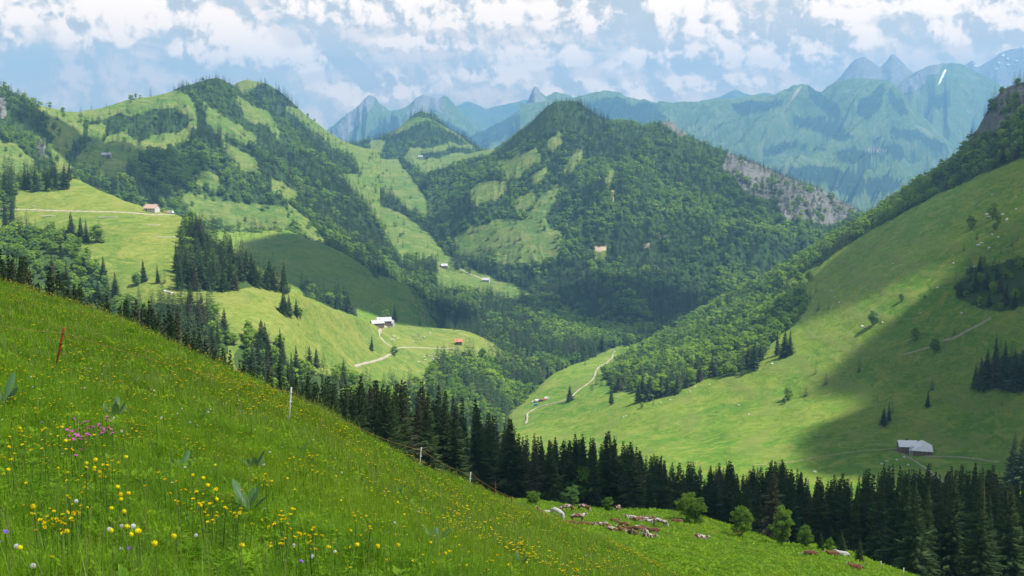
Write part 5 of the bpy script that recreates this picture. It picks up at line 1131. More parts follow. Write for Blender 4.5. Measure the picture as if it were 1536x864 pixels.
# ------------------------------------------------------------------ electric fence on the meadow crest
M_red = simple_mat('red_plastic', (0.42, 0.045, 0.03), 0.5); M_wpost = simple_mat('white_plastic', (0.78, 0.78, 0.76), 0.45, 0.05); M_rust = simple_mat('rusty_iron', (0.32, 0.10, 0.05), 0.8, 0.3, 20)
M_cord = simple_mat('ochre_cord', (0.34, 0.20, 0.06), 0.8, 0.2, 30); M_dark = simple_mat('dark_plastic', (0.03, 0.03, 0.03), 0.5)
def post_from_px(top, foot, mat, rad=0.014, label=None, parent=None, sink=0.25):
    p0 = LM.at(*foot); D = float(project(p0)[2]); p1 = ray_point(top[0], top[1], D)
    ax = Vector(p1) - Vector(p0); mb = MB(); b = Vector(p0) - ax.normalized() * sink; tp = Vector(p1); n = ax.normalized()
    mb.tube([b, tp - n * 0.02, tp], [rad * 0.8, rad, rad * 0.9], 8, 0)
    pts = []
    for q in (0.62, 0.86):                                    # insulator hooks
        c = Vector(p0).lerp(tp, q); mb.tube([c - n * 0.015, c + n * 0.015], rad * 1.5, 8, 1); mb.tube([c, c + Vector((rad * 2.6, 0, 0)), c + Vector((rad * 2.6, 0, 0.03))], 0.004, 5, 1)
    o = mb.build('post', [mat, M_dark if mat is not M_wpost else M_wpost], parent, True)
    if label: o['label'] = label
    return Vector(p0).lerp(tp, 0.86) + Vector((rad * 2.6, 0, 0))
fence = empty('electric_fence'); tag(fence, 'electric fence of thin posts and cord following the meadow crest', 'fence')
W = [Vector(tuple(ray_point(-90, 470, 27.5)))]
for tp, ft, mt, rd, lb in (((96, 491), (83, 556), M_red, .030, 'leaning red post at the left'), ((437, 581), (433, 638), M_wpost, .026, 'tallest white post'), ((632, 671), (629, 706), M_wpost, .026, 'white post on the crest left of the last one'), ((706, 708), (704, 735), M_wpost, .028, 'last white post down the crest'), ((768, 745), (766, 762), M_rust, .032, 'short rusty stake at the lower end')):
    W.append(post_from_px(tp, ft, mt, rd, lb, fence))
W.append(Vector(tuple(ray_point(840, 772, 105))))
mb = MB()
for a, b in zip(W[:-1], W[1:]):
    L = (b - a).length; pts = []
    for k in range(17):
        q = k / 16; p = a.lerp(b, q); p.z -= 4 * q * (1 - q) * (0.012 * L + 0.02); pts.append(p)
    mb.tube(pts, [0.005 + 0.00008 * max(0, p.y - 20) for p in pts], 5, 0, False)
mb.build('cord', M_cord, fence, True)
fence2 = empty('stake_fence'); tag(fence2, 'pair of thin pale stakes at the lower right end of the pasture', 'fence')
for (x, y, h) in ((1355, 862, 1.0), (1366, 863, 0.9), (1321, 850, 0.8)):
    p = LP.at(x, y); m_ = MB(); m_.tube([p + np.array([0, 0, -.2]), p + np.array([0.03, 0, h])], .05, 6); m_.tube([p + np.array([0.02, 0, h * .8]), p + np.array([0.02, 0, h * .86])], .075, 6); m_.build('stake', M_wpost, fence2, True)
p = LM.at(743, 752); m_ = MB(); D = float(project(p)[2]); tp = ray_point(743, 722, D); m_.tube([p - np.array([0, 0, .2]), p * .5 + tp * .5, tp], [.02, .018, .012], 6); m_.tube([p * .4 + tp * .6, p * .2 + tp * .8 + np.array([.12, 0, .0])], [.01, .004], 5)
tag(m_.build('withered_stalk', M_rust), 'thin upright withered stalk left of the rusty stake', 'stalk')

# ------------------------------------------------------------------ cattle
def coat_mat(name, lo, brown=(0.185, 0.075, 0.036), white=(0.64, 0.61, 0.56)):
    m, t, out = new_mat(name); oi = t.new('ShaderNodeObjectInfo'); tc = t.new('ShaderNodeTexCoord').outputs['Object']
    sh = t.v('ADD', tc, t.v('SCALE', oi.outputs['Location'], scale=1.7))
    n = t.noise(sh, 2.1, 3, 0.55, 0.4); f = t.ramp(n, lo, lo + 0.03)
    x, y, z = t.sep(tc); face = t.m('MULTIPLY', t.ramp(x, 1.22, 1.30), t.m('SUBTRACT', 1.0, t.ramp(z, 1.35, 1.5)))
    c = t.mix(f, brown, white); c = t.mix(t.m('MULTIPLY', face, 0.8), c, white); c = t.mix(t.m('MULTIPLY', t.noise(tc, 14, 3), 0.35), c, (0.16, 0.09, 0.05))
    b = t.new('ShaderNodeBsdfPrincipled'); b.inputs['Roughness'].default_value = 0.75; b.inputs['Specular IOR Level'].default_value = 0.2; t.put(b.inputs['Base Color'], c); t.l.new(b.outputs[0], out.inputs[0]); return m
COAT = {'brown': coat_mat('brown_coat', 0.68), 'pied': coat_mat('pied_coat', 0.54), 'pale': coat_mat('pale_coat', 0.48), 'white': coat_mat('white_coat', 0.05, white=(0.66, 0.63, 0.59))}
M_horn = simple_mat('horn', (0.45, 0.40, 0.32), 0.5); M_hoof = simple_mat('hoof', (0.05, 0.04, 0.035), 0.6); M_eye = simple_mat('eye', (0.01, 0.01, 0.01), 0.2)
def skin_body(name, nodes, edges, sub=1):
    me = bpy.data.meshes.new(name); me.from_pydata([n[0] for n in nodes], edges, []); o = bpy.data.objects.new(name, me); COL.objects.link(o)
    md = o.modifiers.new('skin', 'SKIN'); md.use_smooth_shade = True
    if not me.skin_vertices: raise RuntimeError('no skin layer')
    for v, n in zip(me.skin_vertices[0].data, nodes):
        r = n[1]; v.radius = r if hasattr(r, '__len__') else (r, r)
    me.skin_vertices[0].data[0].use_root = True
    s2 = o.modifiers.new('sub', 'SUBSURF'); s2.levels = sub; s2.render_levels = sub
    dg = bpy.context.evaluated_depsgraph_get(); m2 = bpy.data.meshes.new_from_object(o.evaluated_get(dg)); m2.name = name
    bpy.data.objects.remove(o); bpy.data.meshes.remove(me); m2.shade_smooth(); return m2
def cow_nodes(pose):
    lying = pose.startswith('lie'); dz = -0.62 if lying else 0.0
    N = [((-0.15, 0, 1.10 + dz), (.40, .36)), ((-0.62, 0, 1.14 + dz), (.36, .33)), ((-0.98, 0, 1.20 + dz), (.24, .22)), ((0.32, 0, 1.08 + dz), (.40, .34)), ((0.66, 0, 1.16 + dz), (.32, .27))]
    E = [(0, 1), (1, 2), (0, 3), (3, 4)]
    def add(par, *nodes):
        for n in nodes: N.append(n); E.append((par, len(N) - 1)); par = len(N) - 1
        return par
    if pose == 'graze': h = add(4, ((0.90, 0, 1.02), (.24, .19)), ((1.08, 0, 0.78), (.18, .15)), ((1.20, 0, 0.52), (.16, .14)), ((1.32, 0, 0.22), (.10, .09))); hd = h - 1
    elif pose == 'lie_flat': h = add(4, ((0.92, 0, 0.60), (.18, .15)), ((1.16, .06, 0.42), (.13, .12)), ((1.34, .12, 0.30), (.12, .115)), ((1.56, .18, 0.16), (.08, .08))); hd = h - 1
    else: h = add(4, ((0.92, 0, 1.26 + dz), (.24, .19)), ((1.10, 0, 1.36 + dz), (.17, .15)), ((1.24, .04, 1.42 + dz), (.15, .14)), ((1.50, .10, 1.22 + dz), (.10, .10))); hd = h - 1
    hp = N[hd][0]
    for s in (-1, 1): add(hd, ((hp[0] - .05, hp[1] + s * .16, hp[2] + .05), (.035, .05)), ((hp[0] - .09, hp[1] + s * .27, hp[2] + .03), (.02, .045)))
    add(2, ((-1.16, 0, 1.08 + dz), (.05, .05)), ((-1.20, .03, 0.70 + dz * .5), (.03, .03)), ((-1.19, .05, 0.45 + dz * .4), (.05, .05)))
    for s in (-1, 1):
        if lying:
            add(3, ((0.55, s * .24, .30), (.14, .14)), ((0.90, s * .26, .16), (.08, .08)), ((0.60, s * .30, .09), (.06, .06)))
            add(1, ((-0.55, s * .34, .32), (.20, .2)), ((-0.10, s * .46, .20), (.11, .11)), ((-0.50, s * .50, .10), (.065, .065)))
        else:
            k = s * .07 if pose == 'graze' else 0
            add(4, ((0.62, s * .19, .82), (.15, .12)), ((0.64 + k, s * .19, .45), (.078, .075)), ((0.62 + k * 2, s * .19, .16), (.055, .055)), ((0.66 + k * 2, s * .19, .03), (.068, .065)))
            add(2, ((-0.86, s * .19, .84), (.19, .14)), ((-0.98 - k, s * .19, .50), (.085, .08)), ((-0.90 - k * 2, s * .19, .20), (.055, .055)), ((-0.86 - k * 2, s * .19, .03), (.068, .065)))
    return N, E, hp, N[h][0]
POSES = {}
for ps in ('graze', 'stand', 'lie', 'lie_flat'):
    N, E, hp, mz = cow_nodes(ps); me = skin_body('body', N, E)
    mb = MB()
    for s in (-1, 1): mb.tube([(hp[0] - .02, hp[1] + s * .10, hp[2] + .10), (hp[0], hp[1] + s * .19, hp[2] + .16), (hp[0] + .05, hp[1] + s * .20, hp[2] + .26)], [.028, .02, .006], 6)
    me.materials.clear()
    dct = {}
    for ck, cm_ in COAT.items(): m_ = me.copy(); m_.materials.append(cm_); dct[ck] = m_
    V, Fc = ico(1); mo = MB(); mo.add((V * .07 * np.array([1, 1, .8]) + np.array(mz) + np.array([.03, 0, 0])).tolist(), [tuple(f) for f in Fc.tolist()])
    POSES[ps] = (dct, mb.mesh('horns', M_horn, True), mo.mesh('muzzle', simple_mat('muzzle', (0.30, 0.17, 0.13), .5), True))
COWS = [(850, 769, 'graze', 'pied', 195, 'brown and white cow grazing at the upper left of the herd'), (876, 768, 'graze', 'pied', -25, 'brown and white cow with its head down beside the dark wood'), (928, 769, 'stand', 'pied', 250, 'pied cow standing apart in front of the wood'),
        (834, 777, 'graze', 'white', -35, 'white cow grazing at the left end of the herd'), (867, 784, 'stand', 'pied', 15, 'white-backed cow standing over two lying brown ones'), (990, 791, 'graze', 'pale', -20, 'pale pied cow standing at the right of the herd'), (958, 805, 'graze', 'pied', -15, 'large pied cow standing with its head down at the bottom of the herd'),
        (808, 770, 'lie', 'brown', 180, 'brown calf lying farthest to the left'), (821, 771, 'lie', 'white', 0, 'small white cow lying behind the grazing white one'), (857, 789, 'lie', 'brown', 170, 'brown cow lying under the white-backed standing cow'), (879, 790, 'lie_flat', 'brown', 0, 'dark brown cow lying flat right of the white-backed one'),
        (899, 790, 'lie', 'pied', 0, 'brown cow with white flank lying in the middle gap'), (915, 796, 'lie', 'pied', 180, 'brown cow with white shoulder lying below the middle gap'), (922, 783, 'lie', 'brown', 10, 'small brown cow lying alone below the standing pied one'), (935, 790, 'lie', 'brown', 140, 'brown cow with raised head lying left of the dense group'),
        (934, 799, 'lie', 'brown', 185, 'dark brown cow lying at the left end of the dense group'), (944, 797, 'lie', 'brown', 150, 'chestnut cow lying behind the large pied one'), (948, 803, 'lie_flat', 'brown', 200, 'reddish cow lying flat before the dense group'), (971, 807, 'lie', 'pale', 0, 'pale-headed cow lying at the right foot of the dense group'),
        (960, 795, 'lie_flat', 'brown', 160, 'light brown cow stretched out behind the dense group'), (946, 779, 'lie', 'pale', 180, 'whitish cow lying at the left of the upper row'), (957, 782, 'lie', 'pied', 200, 'pied cow lying second in the upper row'), (965, 781, 'lie', 'pied', 10, 'brown and white cow lying third in the upper row'), (971, 780, 'lie', 'brown', 20, 'brown cow with raised head lying fourth in the upper row'),
        (977, 785, 'lie', 'pale', 190, 'white and brown cow lying left of the pale standing cow'), (984, 784, 'lie', 'brown', 20, 'brown cow lying just behind the pale standing cow'), (981, 799, 'lie', 'brown', 170, 'brown cow lying right of the dense group'), (1016, 785, 'lie_flat', 'brown', 175, 'brown cow lying alone near the right of the hilltop'),
        (1051, 809, 'lie', 'pale', 0, 'whitish cow lying alone on the open turf'), (1104, 801, 'lie_flat', 'brown', 0, 'brown cow lying alone left of the rounded trees'), (1215, 833, 'lie_flat', 'brown', 180, 'brown cow lying left of the reclining white one'), (1249, 834, 'lie', 'brown', 180, 'brown cow lying touching the white one'),
        (1263, 834, 'lie', 'white', 165, 'white cow with raised head reclining at the right of the pasture'), (1283, 854, 'lie', 'brown', 175, 'brown cow lying lowest at the right of the pasture')]
def ground_tilt(L, px, py):
    p = L.at(px, py); a = L.at(px + 6, py); b = L.at(px, py + 3); n = Vector(a - p).cross(Vector(p - b)).normalized()
    if n.z < 0: n = -n
    return p, n
for (x, y, ps, ck, ang, lb) in COWS:
    p, n = ground_tilt(LP, x, y); lying = ps.startswith('lie')
    e = empty('cow', tuple(p - np.array([0, 0, 0.02])), 0)
    q = Vector((0, 0, 1)).rotation_difference(n.lerp(Vector((0, 0, 1)), 0.1 if lying else 0.6)) @ Quaternion((0, 0, 1), R(ang)); e.rotation_mode = 'QUATERNION'; e.rotation_quaternion = q
    s = (0.86 if lying else 1.0) * (1.0 if 'calf' not in lb and 'small' not in lb else .82); e.scale = (s, s, s)
    dct, hm_, mu_ = POSES[ps]; link('body', dct[ck], e); link('horns', hm_, e); link('muzzle', mu_, e)
    tag(e, lb, 'cow', 'cattle resting on the near pasture')
# far cattle: two little herds on the valley floor and a few on the lit hillside
k = 0
for cx, cy, n_, rx, ry, where in ((648, 539, 16, 16, 6, 'on the valley floor below the track'), (634, 505, 11, 12, 5, 'on the valley pasture above the track'), (590, 508, 6, 8, 3, 'beside the curving valley track')):
    for _ in range(n_):
        x = fr.gauss(cx, rx * .6); y = fr.gauss(cy, ry * .6); p = LAYERS['alp'].at(x, y); e = empty('cow', tuple(p), fr.random() * 6.28); s = 1.25; e.scale = (s, s, s); dct, hm_, mu_ = POSES['graze' if fr.random() < .6 else 'lie']
        ck = fr.choice(['white', 'pale', 'pied', 'white']); link('body', dct[ck], e); tag(e, 'tiny pale cow in the far herd ' + where, 'cow', 'far cattle ' + where)

# ------------------------------------------------------------------ buildings
M_wood = simple_mat('weathered_wood', (0.15, 0.11, 0.08), 0.85, 0.3, 2.5, 0.4); M_stone = simple_mat('stone_wall', (0.33, 0.32, 0.30), 0.9, 0.25, 2.0, 0.5); M_plaster = simple_mat('pale_plaster', (0.46, 0.44, 0.41), 0.8, 0.12)
M_tin = simple_mat('grey_sheet_roof', (0.36, 0.36, 0.38), 0.6, 0.10, 1.2); M_shin = simple_mat('grey_shingle_roof', (0.36, 0.35, 0.35), 0.8, 0.2, 2.0); M_tile = simple_mat('brown_tile_roof', (0.36, 0.25, 0.20), 0.8, 0.15, 2.0); M_rtile = simple_mat('red_tile_roof', (0.48, 0.16, 0.09), 0.7, 0.12, 2.0)
M_glass = simple_mat('window_glass', (0.04, 0.05, 0.06), 0.15, 0.1, 1, 0, 0, 0.6)
def slab(mb, a, b, c, d, th=0.22, mi=0):
    A = [Vector(q) for q in (a, b, c, d)]; n = (A[1] - A[0]).cross(A[3] - A[0]).normalized() * th
    if n.z < 0: n = -n
    v = A + [q + n for q in A]; mb.add(v, [(3, 2, 1, 0), (4, 5, 6, 7), (0, 1, 5, 4), (1, 2, 6, 5), (2, 3, 7, 6), (3, 0, 4, 7)], mi)
def gable(mw, mr, cx, cy, L, Wd, hw, rise, oh=0.6, rz=0.0, base=-2.5, hip=0.0):
    ca, sa = math.cos(rz), math.sin(rz)
    def T(x, y, z): return (cx + x * ca - y * sa, cy + x * sa + y * ca, z)
    x, y = L / 2, Wd / 2
    v = [T(-x, -y, base), T(x, -y, base), T(x, y, base), T(-x, y, base), T(-x, -y, hw), T(x, -y, hw), T(x, y, hw), T(-x, y, hw), T(-x + hip, 0, hw + rise * .97), T(x - hip, 0, hw + rise * .97)]
    mw.add(v, [(0, 1, 5, 4), (2, 3, 7, 6), (1, 2, 6, 9, 5), (3, 0, 4, 8, 7)])
    k = rise / y; e = hw - k * oh + .02
    for s in (-1, 1): slab(mr, T(-x - oh, s * (y + oh), e), T(x + oh, s * (y + oh), e), T(x + oh - hip, 0, hw + rise + .02), T(-x - oh + hip, 0, hw + rise + .02))
    if hip:
        for s in (-1, 1): slab(mr, T(s * (x + oh), -(y + oh), e - .01), T(s * (x + oh), (y + oh), e - .01), T(s * (x + oh - hip), .02, hw + rise), T(s * (x + oh - hip), -.02, hw + rise), .2)
    return T
def house(px, py, layer, L, Wd, hw, rise, rz, wall, roof, label, name='farmhouse', cat='house', lift=0.6, chim=True, nwin=3, group=None):
    p = LAYERS[layer].at(px, py); e = empty(name, (p[0], p[1], p[2] + lift), rz); tag(e, label, cat, group)
    L *= .88; Wd *= .88; mw, mr = MB(), MB(); gable(mw, mr, 0, 0, L, Wd, hw, rise); mw.build('wall', wall, e); r_ = mr.build('roof', roof, e)
    if chim: c = MB(); c.box((L * .2, Wd * .12, hw + rise * .9), (.9, .9, 1.9)); c.box((L * .2, Wd * .12, hw + rise * .9 + 1.0), (1.15, 1.15, .18)); c.build('chimney', M_stone, r_)
    d = MB(); d.box((-L * .28, -Wd / 2 - .03, 1.0), (1.5, .10, 2.1)); d.box((-L * .28 + .5, -Wd / 2 - .10, 1.0), (.08, .06, .2)); d.build('door', M_wood if wall is not M_wood else M_dark, e)
    for k in range(nwin):
        x = -L * .05 + k * L * .4 / max(1, nwin - 1); f = MB(); f.box((x, -Wd / 2 - .04, 1.5), (1.25, .08, 1.25)); w_ = f.build('window', M_plaster, e); g = MB(); g.box((x, -Wd / 2 - .09, 1.5), (.95, .06, .95)); g.build('pane', M_glass, w_)
    return e
# right chalet: broad L of grey sheet roofs
p = LAYERS['slope'].at(1377, 681); e = empty('chalet', (p[0], p[1] + 4, p[2] + 1.2), R(-8)); tag(e, 'grey-roofed chalet with two wings on the shaded right hillside', 'chalet')
mw, mr = MB(), MB(); gable(mw, mr, 3.6, -1.0, 15.5, 11.0, 2.4, 3.2, .8, R(82), -4, 2.2); gable(mw, mr, -5.2, 2.6, 11.0, 8.8, 3.0, 2.7, .7, R(4), -4); M_ptin = simple_mat('pale_sheet_roof', (0.66, 0.66, 0.67), 0.6, 0.10, 1.2); mw.build('wall', M_wood, e); rf = mr.build('roof', M_ptin, e)
m3 = MB(); slab(m3, (-5.4, -6.6, 1.3), (-1.4, -7.2, 1.2), (-.6, -2.2, 3.0), (-4.4, -1.6, 3.0), .2); m3.build('porch_roof', M_tin, e)
m3 = MB(); m3.box((-3.0, -4.2, -.6), (4.0, 4.4, 3.6), R(-6)); m3.build('porch', M_stone, e)
c = MB(); c.box((-5.6, 3.2, 5.6), (1.3, 1.2, 1.9)); c.box((-5.6, 3.2, 6.6), (1.6, 1.5, .16)); c.build('chimney', M_dark, rf)
c = MB(); c.box((-8.3, -1.85, 1.2), (1.6, .12, 2.2)); c.build('door', M_dark, e)
for x in (-6.4, -5.0): f = MB(); f.box((x, -1.9, 1.7), (1.0, .10, 1.0)); w_ = f.build('window', M_plaster, e); g = MB(); g.box((x, -1.96, 1.7), (.7, .06, .7)); g.build('pane', M_glass, w_)
for x in (2.2, 5.0): f = MB(); f.box((x, -9.0, 1.1), (1.1, .12, 1.0)); w_ = f.build('window', M_plaster, e); g = MB(); g.box((x, -9.08, 1.1), (.8, .06, .7)); g.build('pane', M_glass, w_)
house(228, 317, 'alp', 13, 9, 2.8, 3.0, R(-18), M_plaster, M_tile, 'farmhouse with pale walls and brown tiled roof on the alp skyline', lift=.4)
house(566, 489, 'alp', 15, 9, 3, 3.0, R(20), M_wood, M_shin, 'grey-roofed building at the left front of the valley farm', 'farm_building', 'farm building', group='valley farm'); house(576, 485, 'alp', 18, 11, 3.4, 3.6, R(12), M_wood, M_tin, 'largest pale grey roof in the middle of the valley farm', 'farm_building', 'farm building', group='valley farm', lift=1.2); house(584, 487, 'alp', 12, 8, 3, 2.8, R(-14), M_stone, M_shin, 'grey-roofed building at the right end of the valley farm', 'farm_building', 'farm building', group='valley farm')
house(688, 517, 'alp', 8.5, 7, 3.4, 2.6, R(4), M_wood, M_rtile, 'little barn with an orange-red roof beside the gorge wood', 'barn', 'barn', chim=False, nwin=1, lift=.8)
house(552, 302, 'valley', 13, 8, 2.6, 2.6, R(8), M_stone, M_shin, 'pale hut above another on the upper pass meadow', 'hut', 'hut', lift=1); house(555, 317, 'valley', 13, 8, 2.6, 2.6, R(-6), M_stone, M_shin, 'grey-roofed hut below the first on the pass meadow', 'hut', 'hut', lift=1)
house(666, 402, 'valley', 13, 9, 3.4, 3.2, R(20), M_wood, M_tin, 'grey-roofed farmhouse on the striped valley meadow', lift=1); house(729, 423, 'valley', 14, 9, 3.2, 3.0, R(-10), M_plaster, M_tin, 'pale roofed farmhouse at the edge of the gorge wood', lift=1)
house(160, 236, 'massif', 15, 9, 3, 3.2, R(10), M_stone, M_tin, 'tiny light hut high on the left massif meadow', 'hut', 'hut', lift=1); house(631, 238, 'hill', 15, 10, 3.5, 3.4, R(0), M_plaster, M_tin, 'tiny white hut on the pass below the conical hill', 'hut', 'hut', lift=3); house(684, 346, 'valley', 8, 6, 2.6, 2.4, R(30), M_plaster, M_tile, 'tiny hut at the wood edge on the lower valley meadow', 'hut', 'hut', lift=1)
# long low feed troughs / covered bales on the upper alp
for (x, y, L, lb) in ((73, 325, 12, 'left one of two long pale feed racks on the upper alp'), (162, 327, 16, 'right one of two long pale feed racks on the upper alp')):
    p = LAYERS['alp'].at(x, y); e = empty('feed_rack', (p[0], p[1], p[2]), R(3)); tag(e, lb, 'feed rack', 'feed racks'); m_ = MB(); m_.box((0, 0, .7), (L, 1.5, .5)); m_.build('trough', M_plaster, e)
    m_ = MB(); [m_.tube([(k, s * .6, -.4), (k, s * .6, .5)], .08, 6) for k in np.linspace(-L / 2 + .4, L / 2 - .4, 5) for s in (-1, 1)]; m_.build('frame', M_tin, e)
# vehicles
def paint(n, c): return simple_mat(n, c, 0.3, 0.03, 1, 0, 0, 0.5)
PC = {'white': paint('white_paint', (.75, .75, .75)), 'blue': paint('blue_paint', (.03, .16, .42)), 'red': paint('red_paint', (.5, .06, .04)), 'dark': paint('dark_paint', (.05, .05, .07)), 'yellow': paint('yellow_paint', (.75, .42, .03)), 'pale': paint('silver_paint', (.5, .5, .52))}
def car(px, py, layer, col, van, ang, label, cat='car', s=1.0):
    p = LAYERS[layer].at(px, py); e = empty('parked_van' if van else 'parked_car', (p[0], p[1], p[2] + .35), R(ang)); e.scale = (s, s, s); tag(e, label, cat, None)
    prof = [(-2.3, .35), (2.3, .35), (2.32, .75), (1.75, 1.75), (1.5, 1.95), (-2.25, 1.98), (-2.33, .8)] if van else [(-2.1, .32), (2.1, .32), (2.15, .72), (1.15, .88), (.55, 1.40), (-1.2, 1.42), (-1.85, .92), (-2.14, .85)]
    mb = MB(); n = len(prof); w_ = .92; mb.add([(x, -w_, z) for x, z in prof] + [(x, w_, z) for x, z in prof], [tuple(range(n)), tuple(range(n, 2 * n))[::-1]] + [(k, (k + 1) % n + 0, (k + 1) % n + n, k + n)[::-1] for k in range(n)]); mb.build('body', PC[col], e)
    g = MB(); zz = (1.2, 1.75) if van else (.93, 1.33)
    for s_ in (-1, 1): g.box((.5 if van else -.3, s_ * (w_ + .01), sum(zz) / 2), (2.0 if van else 1.5, .03, zz[1] - zz[0]))
    g.build('side_window', M_glass, e)
    for x in (-1.35, 1.35):
        for s_ in (-1, 1): wm = MB(); wm.tube([(x, s_ * .78, .33), (x, s_ * .96, .33)], .34, 14); wm.build('wheel', M_dark, e)
for a in ((804, 608, 'slope', 'blue', 0, 20, 'blue car lowest in the little car park by the dirt track'), (801, 604, 'slope', 'pale', 0, 15, 'silver car at the left of the car park by the dirt track'), (806, 602.5, 'slope', 'white', 1, 25, 'white van behind the silver car by the dirt track'), (811, 602, 'slope', 'dark', 0, 20, 'dark car in the middle of the car park by the track'),
          (816, 601, 'slope', 'red', 0, 35, 'red car beside the dark one by the dirt track'), (820, 599, 'slope', 'white', 1, 15, 'white van at the upper right end of the car park'), (249, 318, 'alp', 'yellow', 0, 10, 'yellow car parked right of the farmhouse on the skyline'), (256, 317.5, 'alp', 'white', 1, -10, 'white van parked farthest right of the skyline farmhouse')): car(*a[:7], cat='van' if a[4] else 'car', s=1.1)

# ------------------------------------------------------------------ tracks and paths draped on the ground
M_track = simple_mat('pale_gravel', (0.30, 0.27, 0.19), 0.95, 0.2, 0.4)
def drape(layer, pts, width, label, name='track', lift=0.35, mat=None):
    L = LAYERS[layer]; P = []
    seg = np.array(pts, float); d = np.concatenate([[0], np.cumsum(np.hypot(*np.diff(seg, axis=0).T))]); tt = np.linspace(0, d[-1], max(4, int(d[-1] / 3)))
    X = pchip(d, seg[:, 0], tt); Y = pchip(d, seg[:, 1], tt)
    W3 = [ground_tilt(L, a, b) for a, b in zip(X, Y)]; V = []; Fc = []
    C = np.array([w_[0] for w_ in W3]); 
    for _ in range(2): C[1:-1] = (C[:-2] + 2 * C[1:-1] + C[2:]) / 4
    for i, (c, (p, n)) in enumerate(zip(C, W3)):
        tg = Vector(C[min(i + 1, len(C) - 1)] - C[max(i - 1, 0)]); s_ = tg.cross(n).normalized() * width / 2 * (0.85 + .3 * math.sin(i * 1.7)); c = Vector(c) + Vector((0, 0, lift)); V += [c - s_, c + s_, c - s_ * 1.15 - n * (lift + .6), c + s_ * 1.15 - n * (lift + .6)]
    for i in range(len(C) - 1):
        a = i * 4; b = a + 4; Fc += [(a, a + 1, b + 1, b), (a, b, b + 2, a + 2), (a + 1, a + 3, b + 3, b + 1)]
    o = link(name, np_mesh(name, [tuple(v) for v in V], Fc, [mat or M_track], False)); tag(o, label, kind='structure')
drape('alp', [(583, 489), (574, 492), (569, 497), (570, 504), (575, 511), (582, 517), (589, 521), (592, 524)], 3.8, 'pale gravel track curving down from the valley farm')
drape('alp', [(592, 524), (590, 529), (580, 535), (565, 541), (545, 546), (532, 550)], 3.0, 'pale gravel track going down left from the bend')
drape('alp', [(592, 523), (612, 521), (640, 522), (665, 523), (684, 523)], 2.2, 'faint track across the valley meadow to the barn')
drape('alp', [(0, 313), (40, 315), (100, 317), (160, 318), (205, 320), (228, 322), (262, 322)], 3.5, 'pale road along the top of the alp to the farmhouse')
drape('slope', [(922, 527), (919, 534), (910, 544), (895, 553), (891, 566), (878, 578), (866, 586), (858, 594), (842, 602), (826, 606), (810, 610), (797, 616), (789, 622), (791, 629), (787, 636)], 2.8, 'pale dirt track rising through the lit meadow')
M_scree = simple_mat('scree', (0.24, 0.23, 0.15), 0.95, 0.35, 0.5)
for pts_, w_ in (([(1486, 477), (1470, 487), (1450, 497), (1432, 507), (1414, 512)], 3.2), ([(1402, 519), (1385, 524), (1368, 529), (1355, 533)], 2.2)): drape('slope', pts_, w_, 'pale stony streak slanting across the shaded hillside', 'scree_path', mat=M_scree)
for pts_ in ([(221, 337), (231, 338), (240, 337)], [(233, 355), (250, 356), (268, 355)], [(48, 309), (53, 310), (57, 309)], [(262, 546), (268, 546), (273, 545)]): drape('alp', pts_, 1.8, 'small patch of bare earth on the alp', 'bare_earth', mat=M_scree)
drape('slope', [(1388, 685), (1410, 685), (1440, 686), (1465, 689), (1498, 694)], 1.6, 'footpath leading right from the chalet', mat=M_scree)
drape('slope', [(1352, 680), (1372, 692), (1395, 708), (1418, 726)], 1.5, 'footpath going down from the chalet to the wood', mat=M_scree)
drape('slope', [(1350, 673), (1300, 676), (1240, 684), (1180, 694), (1130, 698)], 1.6, 'faint grassy path going left from the chalet', mat=simple_mat('trodden_grass', (0.20, 0.21, 0.08), .95, .2, .5))
drape('valley', [(551, 303), (546, 310), (556, 320), (560, 330)], 3.0, 'footpath between the two pass huts')
drape('valley', [(690, 404), (705, 411), (722, 418), (731, 424)], 4.5, 'pale road to the farmhouse by the gorge wood')
# snow strip on the rounded mountain and small patches on the grey one
M_snow = simple_mat('old_snow', (0.86, 0.88, 0.90), 0.6, 0.04, .05)
def patch(layer, poly, label, lift=12.0):
    L = LAYERS[layer]; T = [L.at(a, b) + np.array([0, -lift, lift * .6]) for a, b in poly]; n = len(T); mb = MB(); B_ = [v + np.array([0, lift * 3, -lift * 3]) for v in T]
    mb.add([tuple(v) for v in T + B_], [tuple(range(n))] + [(k, (k + 1) % n, (k + 1) % n + n, k + n) for k in range(n)])
    tag(mb.build('snow_field', M_snow), label, kind='structure')
patch('dome', [(1418, 104), (1419, 108), (1414, 118), (1410, 125), (1406, 129), (1409, 120), (1413, 112)], 'narrow slanting strip of old snow on the rounded mountain')
for (x, y) in ((1504, 84), (1511, 89), (1497, 95), (1512, 98), (1524, 92), (1494, 104), (1462, 100)): patch('right_far', [(x - 2.4, y), (x + .5, y - 1.2), (x + 2.6, y - .3), (x + .8, y + 1.2)], 'small snow patch on the grey mountain at the right edge', 16)
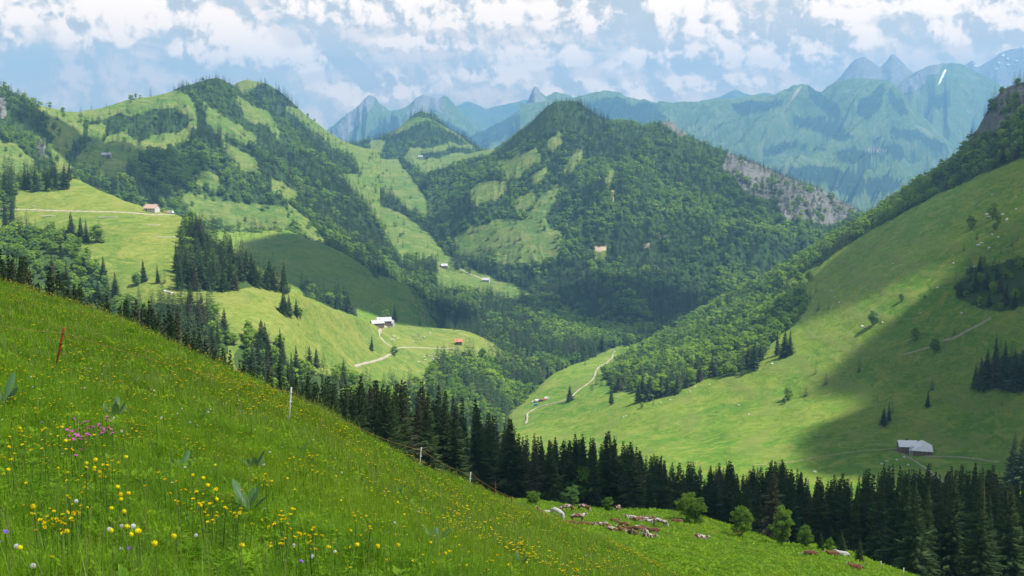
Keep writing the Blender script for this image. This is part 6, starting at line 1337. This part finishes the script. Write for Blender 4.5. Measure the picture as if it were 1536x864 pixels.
# ------------------------------------------------------------------ boulders
M_rock = simple_mat('limestone', (0.42, 0.41, 0.38), 0.9, 0.25, 1.5, 0.6); BV, BF = ico(3); BMS = []
for k in range(4):
    n = 1 + .35 * fbm(BV[:, 0] * 1.4 + k * 9, BV[:, 1] * 1.4 + BV[:, 2] * 1.1, 500 + k, 3); BMS.append(np_mesh('boulder', BV * n[:, None] * np.array([1, .8, .6]), BF, [M_rock], False))
BP = [(1300, 337 + 154, 1.3), (1293, 490, 1.8), (1324, 484, 1.2), (1406, 432, 1.5), (1480, 322, 2), (1484, 326, 2.4), (1494, 318, 1.6), (1504, 322, 2), (1510, 330, 2.2), (1524, 314, 1.5), (1473, 365, 1.8), (1468, 368, 2), (1484, 372, 1.6), (1488, 352, 1.4), (1498, 356, 1.6), (1524, 296, 1.4), (1488, 292, 1.3), (1340, 396, 1.1), (1350, 398, 1.0), (1430, 395, 1.4), (1452, 402, 1.4), (1462, 400, 1.2), (1380, 470, 1.1), (1442, 470, 1.2), (1246, 436, 1.0), (1252, 446, 1.2), (1259, 454, 1.2),
      (1204, 425, 2), (1208, 427, 1.6), (1158, 546, 1.3), (1108, 608, 1.3), (1123, 622, 1.2), (1035, 587, 1.1), (1042, 580, 1.0), (991, 604, 1.1), (1005, 600, 1.0), (939, 624, 1.0), (935, 626, .9), (1064, 577, 1.0), (1345, 690, 1.0), (1356, 686, 1.2), (1322, 696, 1.0), (1330, 692, 1.1), (1350, 700, 1.2), (1222, 708, 1.4), (1338, 704, 1.0), (1362, 698, 1.0), (1250, 437, 1.0)]
for (x, y, s) in BP:
    p = LAYERS['slope'].at(x, y); o = link('boulder', BMS[fr.randrange(4)]); o.location = tuple(p); o.rotation_euler = (fr.random(), 0, fr.random() * 6); o.scale = (s, s, s)
    w_ = 'near the top right' if y < 410 else ('below the chalet' if y > 680 else ('on the sunlit part' if x < 1170 else 'on the middle')); tag(o, 'pale limestone boulder %s of the right hillside' % w_, 'boulder', 'boulders %s of the right hillside' % w_)
for (x, y, s) in ((252, 438, 2.0), (247, 437, 1.6), (258, 440, 1.4)):
    p = LAYERS['alp'].at(x, y); o = link('boulder', BMS[fr.randrange(4)]); o.location = tuple(p); o.scale = (s, s, s); tag(o, 'grey boulder lying on the lower part of the sunny alp', 'boulder', 'boulders on the alp')
scene.render.engine = 'CYCLES'
scene.view_settings.view_transform = 'Standard'; scene.view_settings.look = 'None'
scene.view_settings.exposure = EXPOSURE; scene.view_settings.gamma = 1.0; scene.view_settings.use_curve_mapping = False
cy = scene.cycles
cy.max_bounces = 5; cy.diffuse_bounces = 2; cy.glossy_bounces = 1; cy.transmission_bounces = 3; cy.volume_bounces = 0; cy.transparent_max_bounces = 8
cy.use_denoising = True; cy.sample_clamp_indirect = 4.0; cy.caustics_reflective = False; cy.caustics_refractive = False
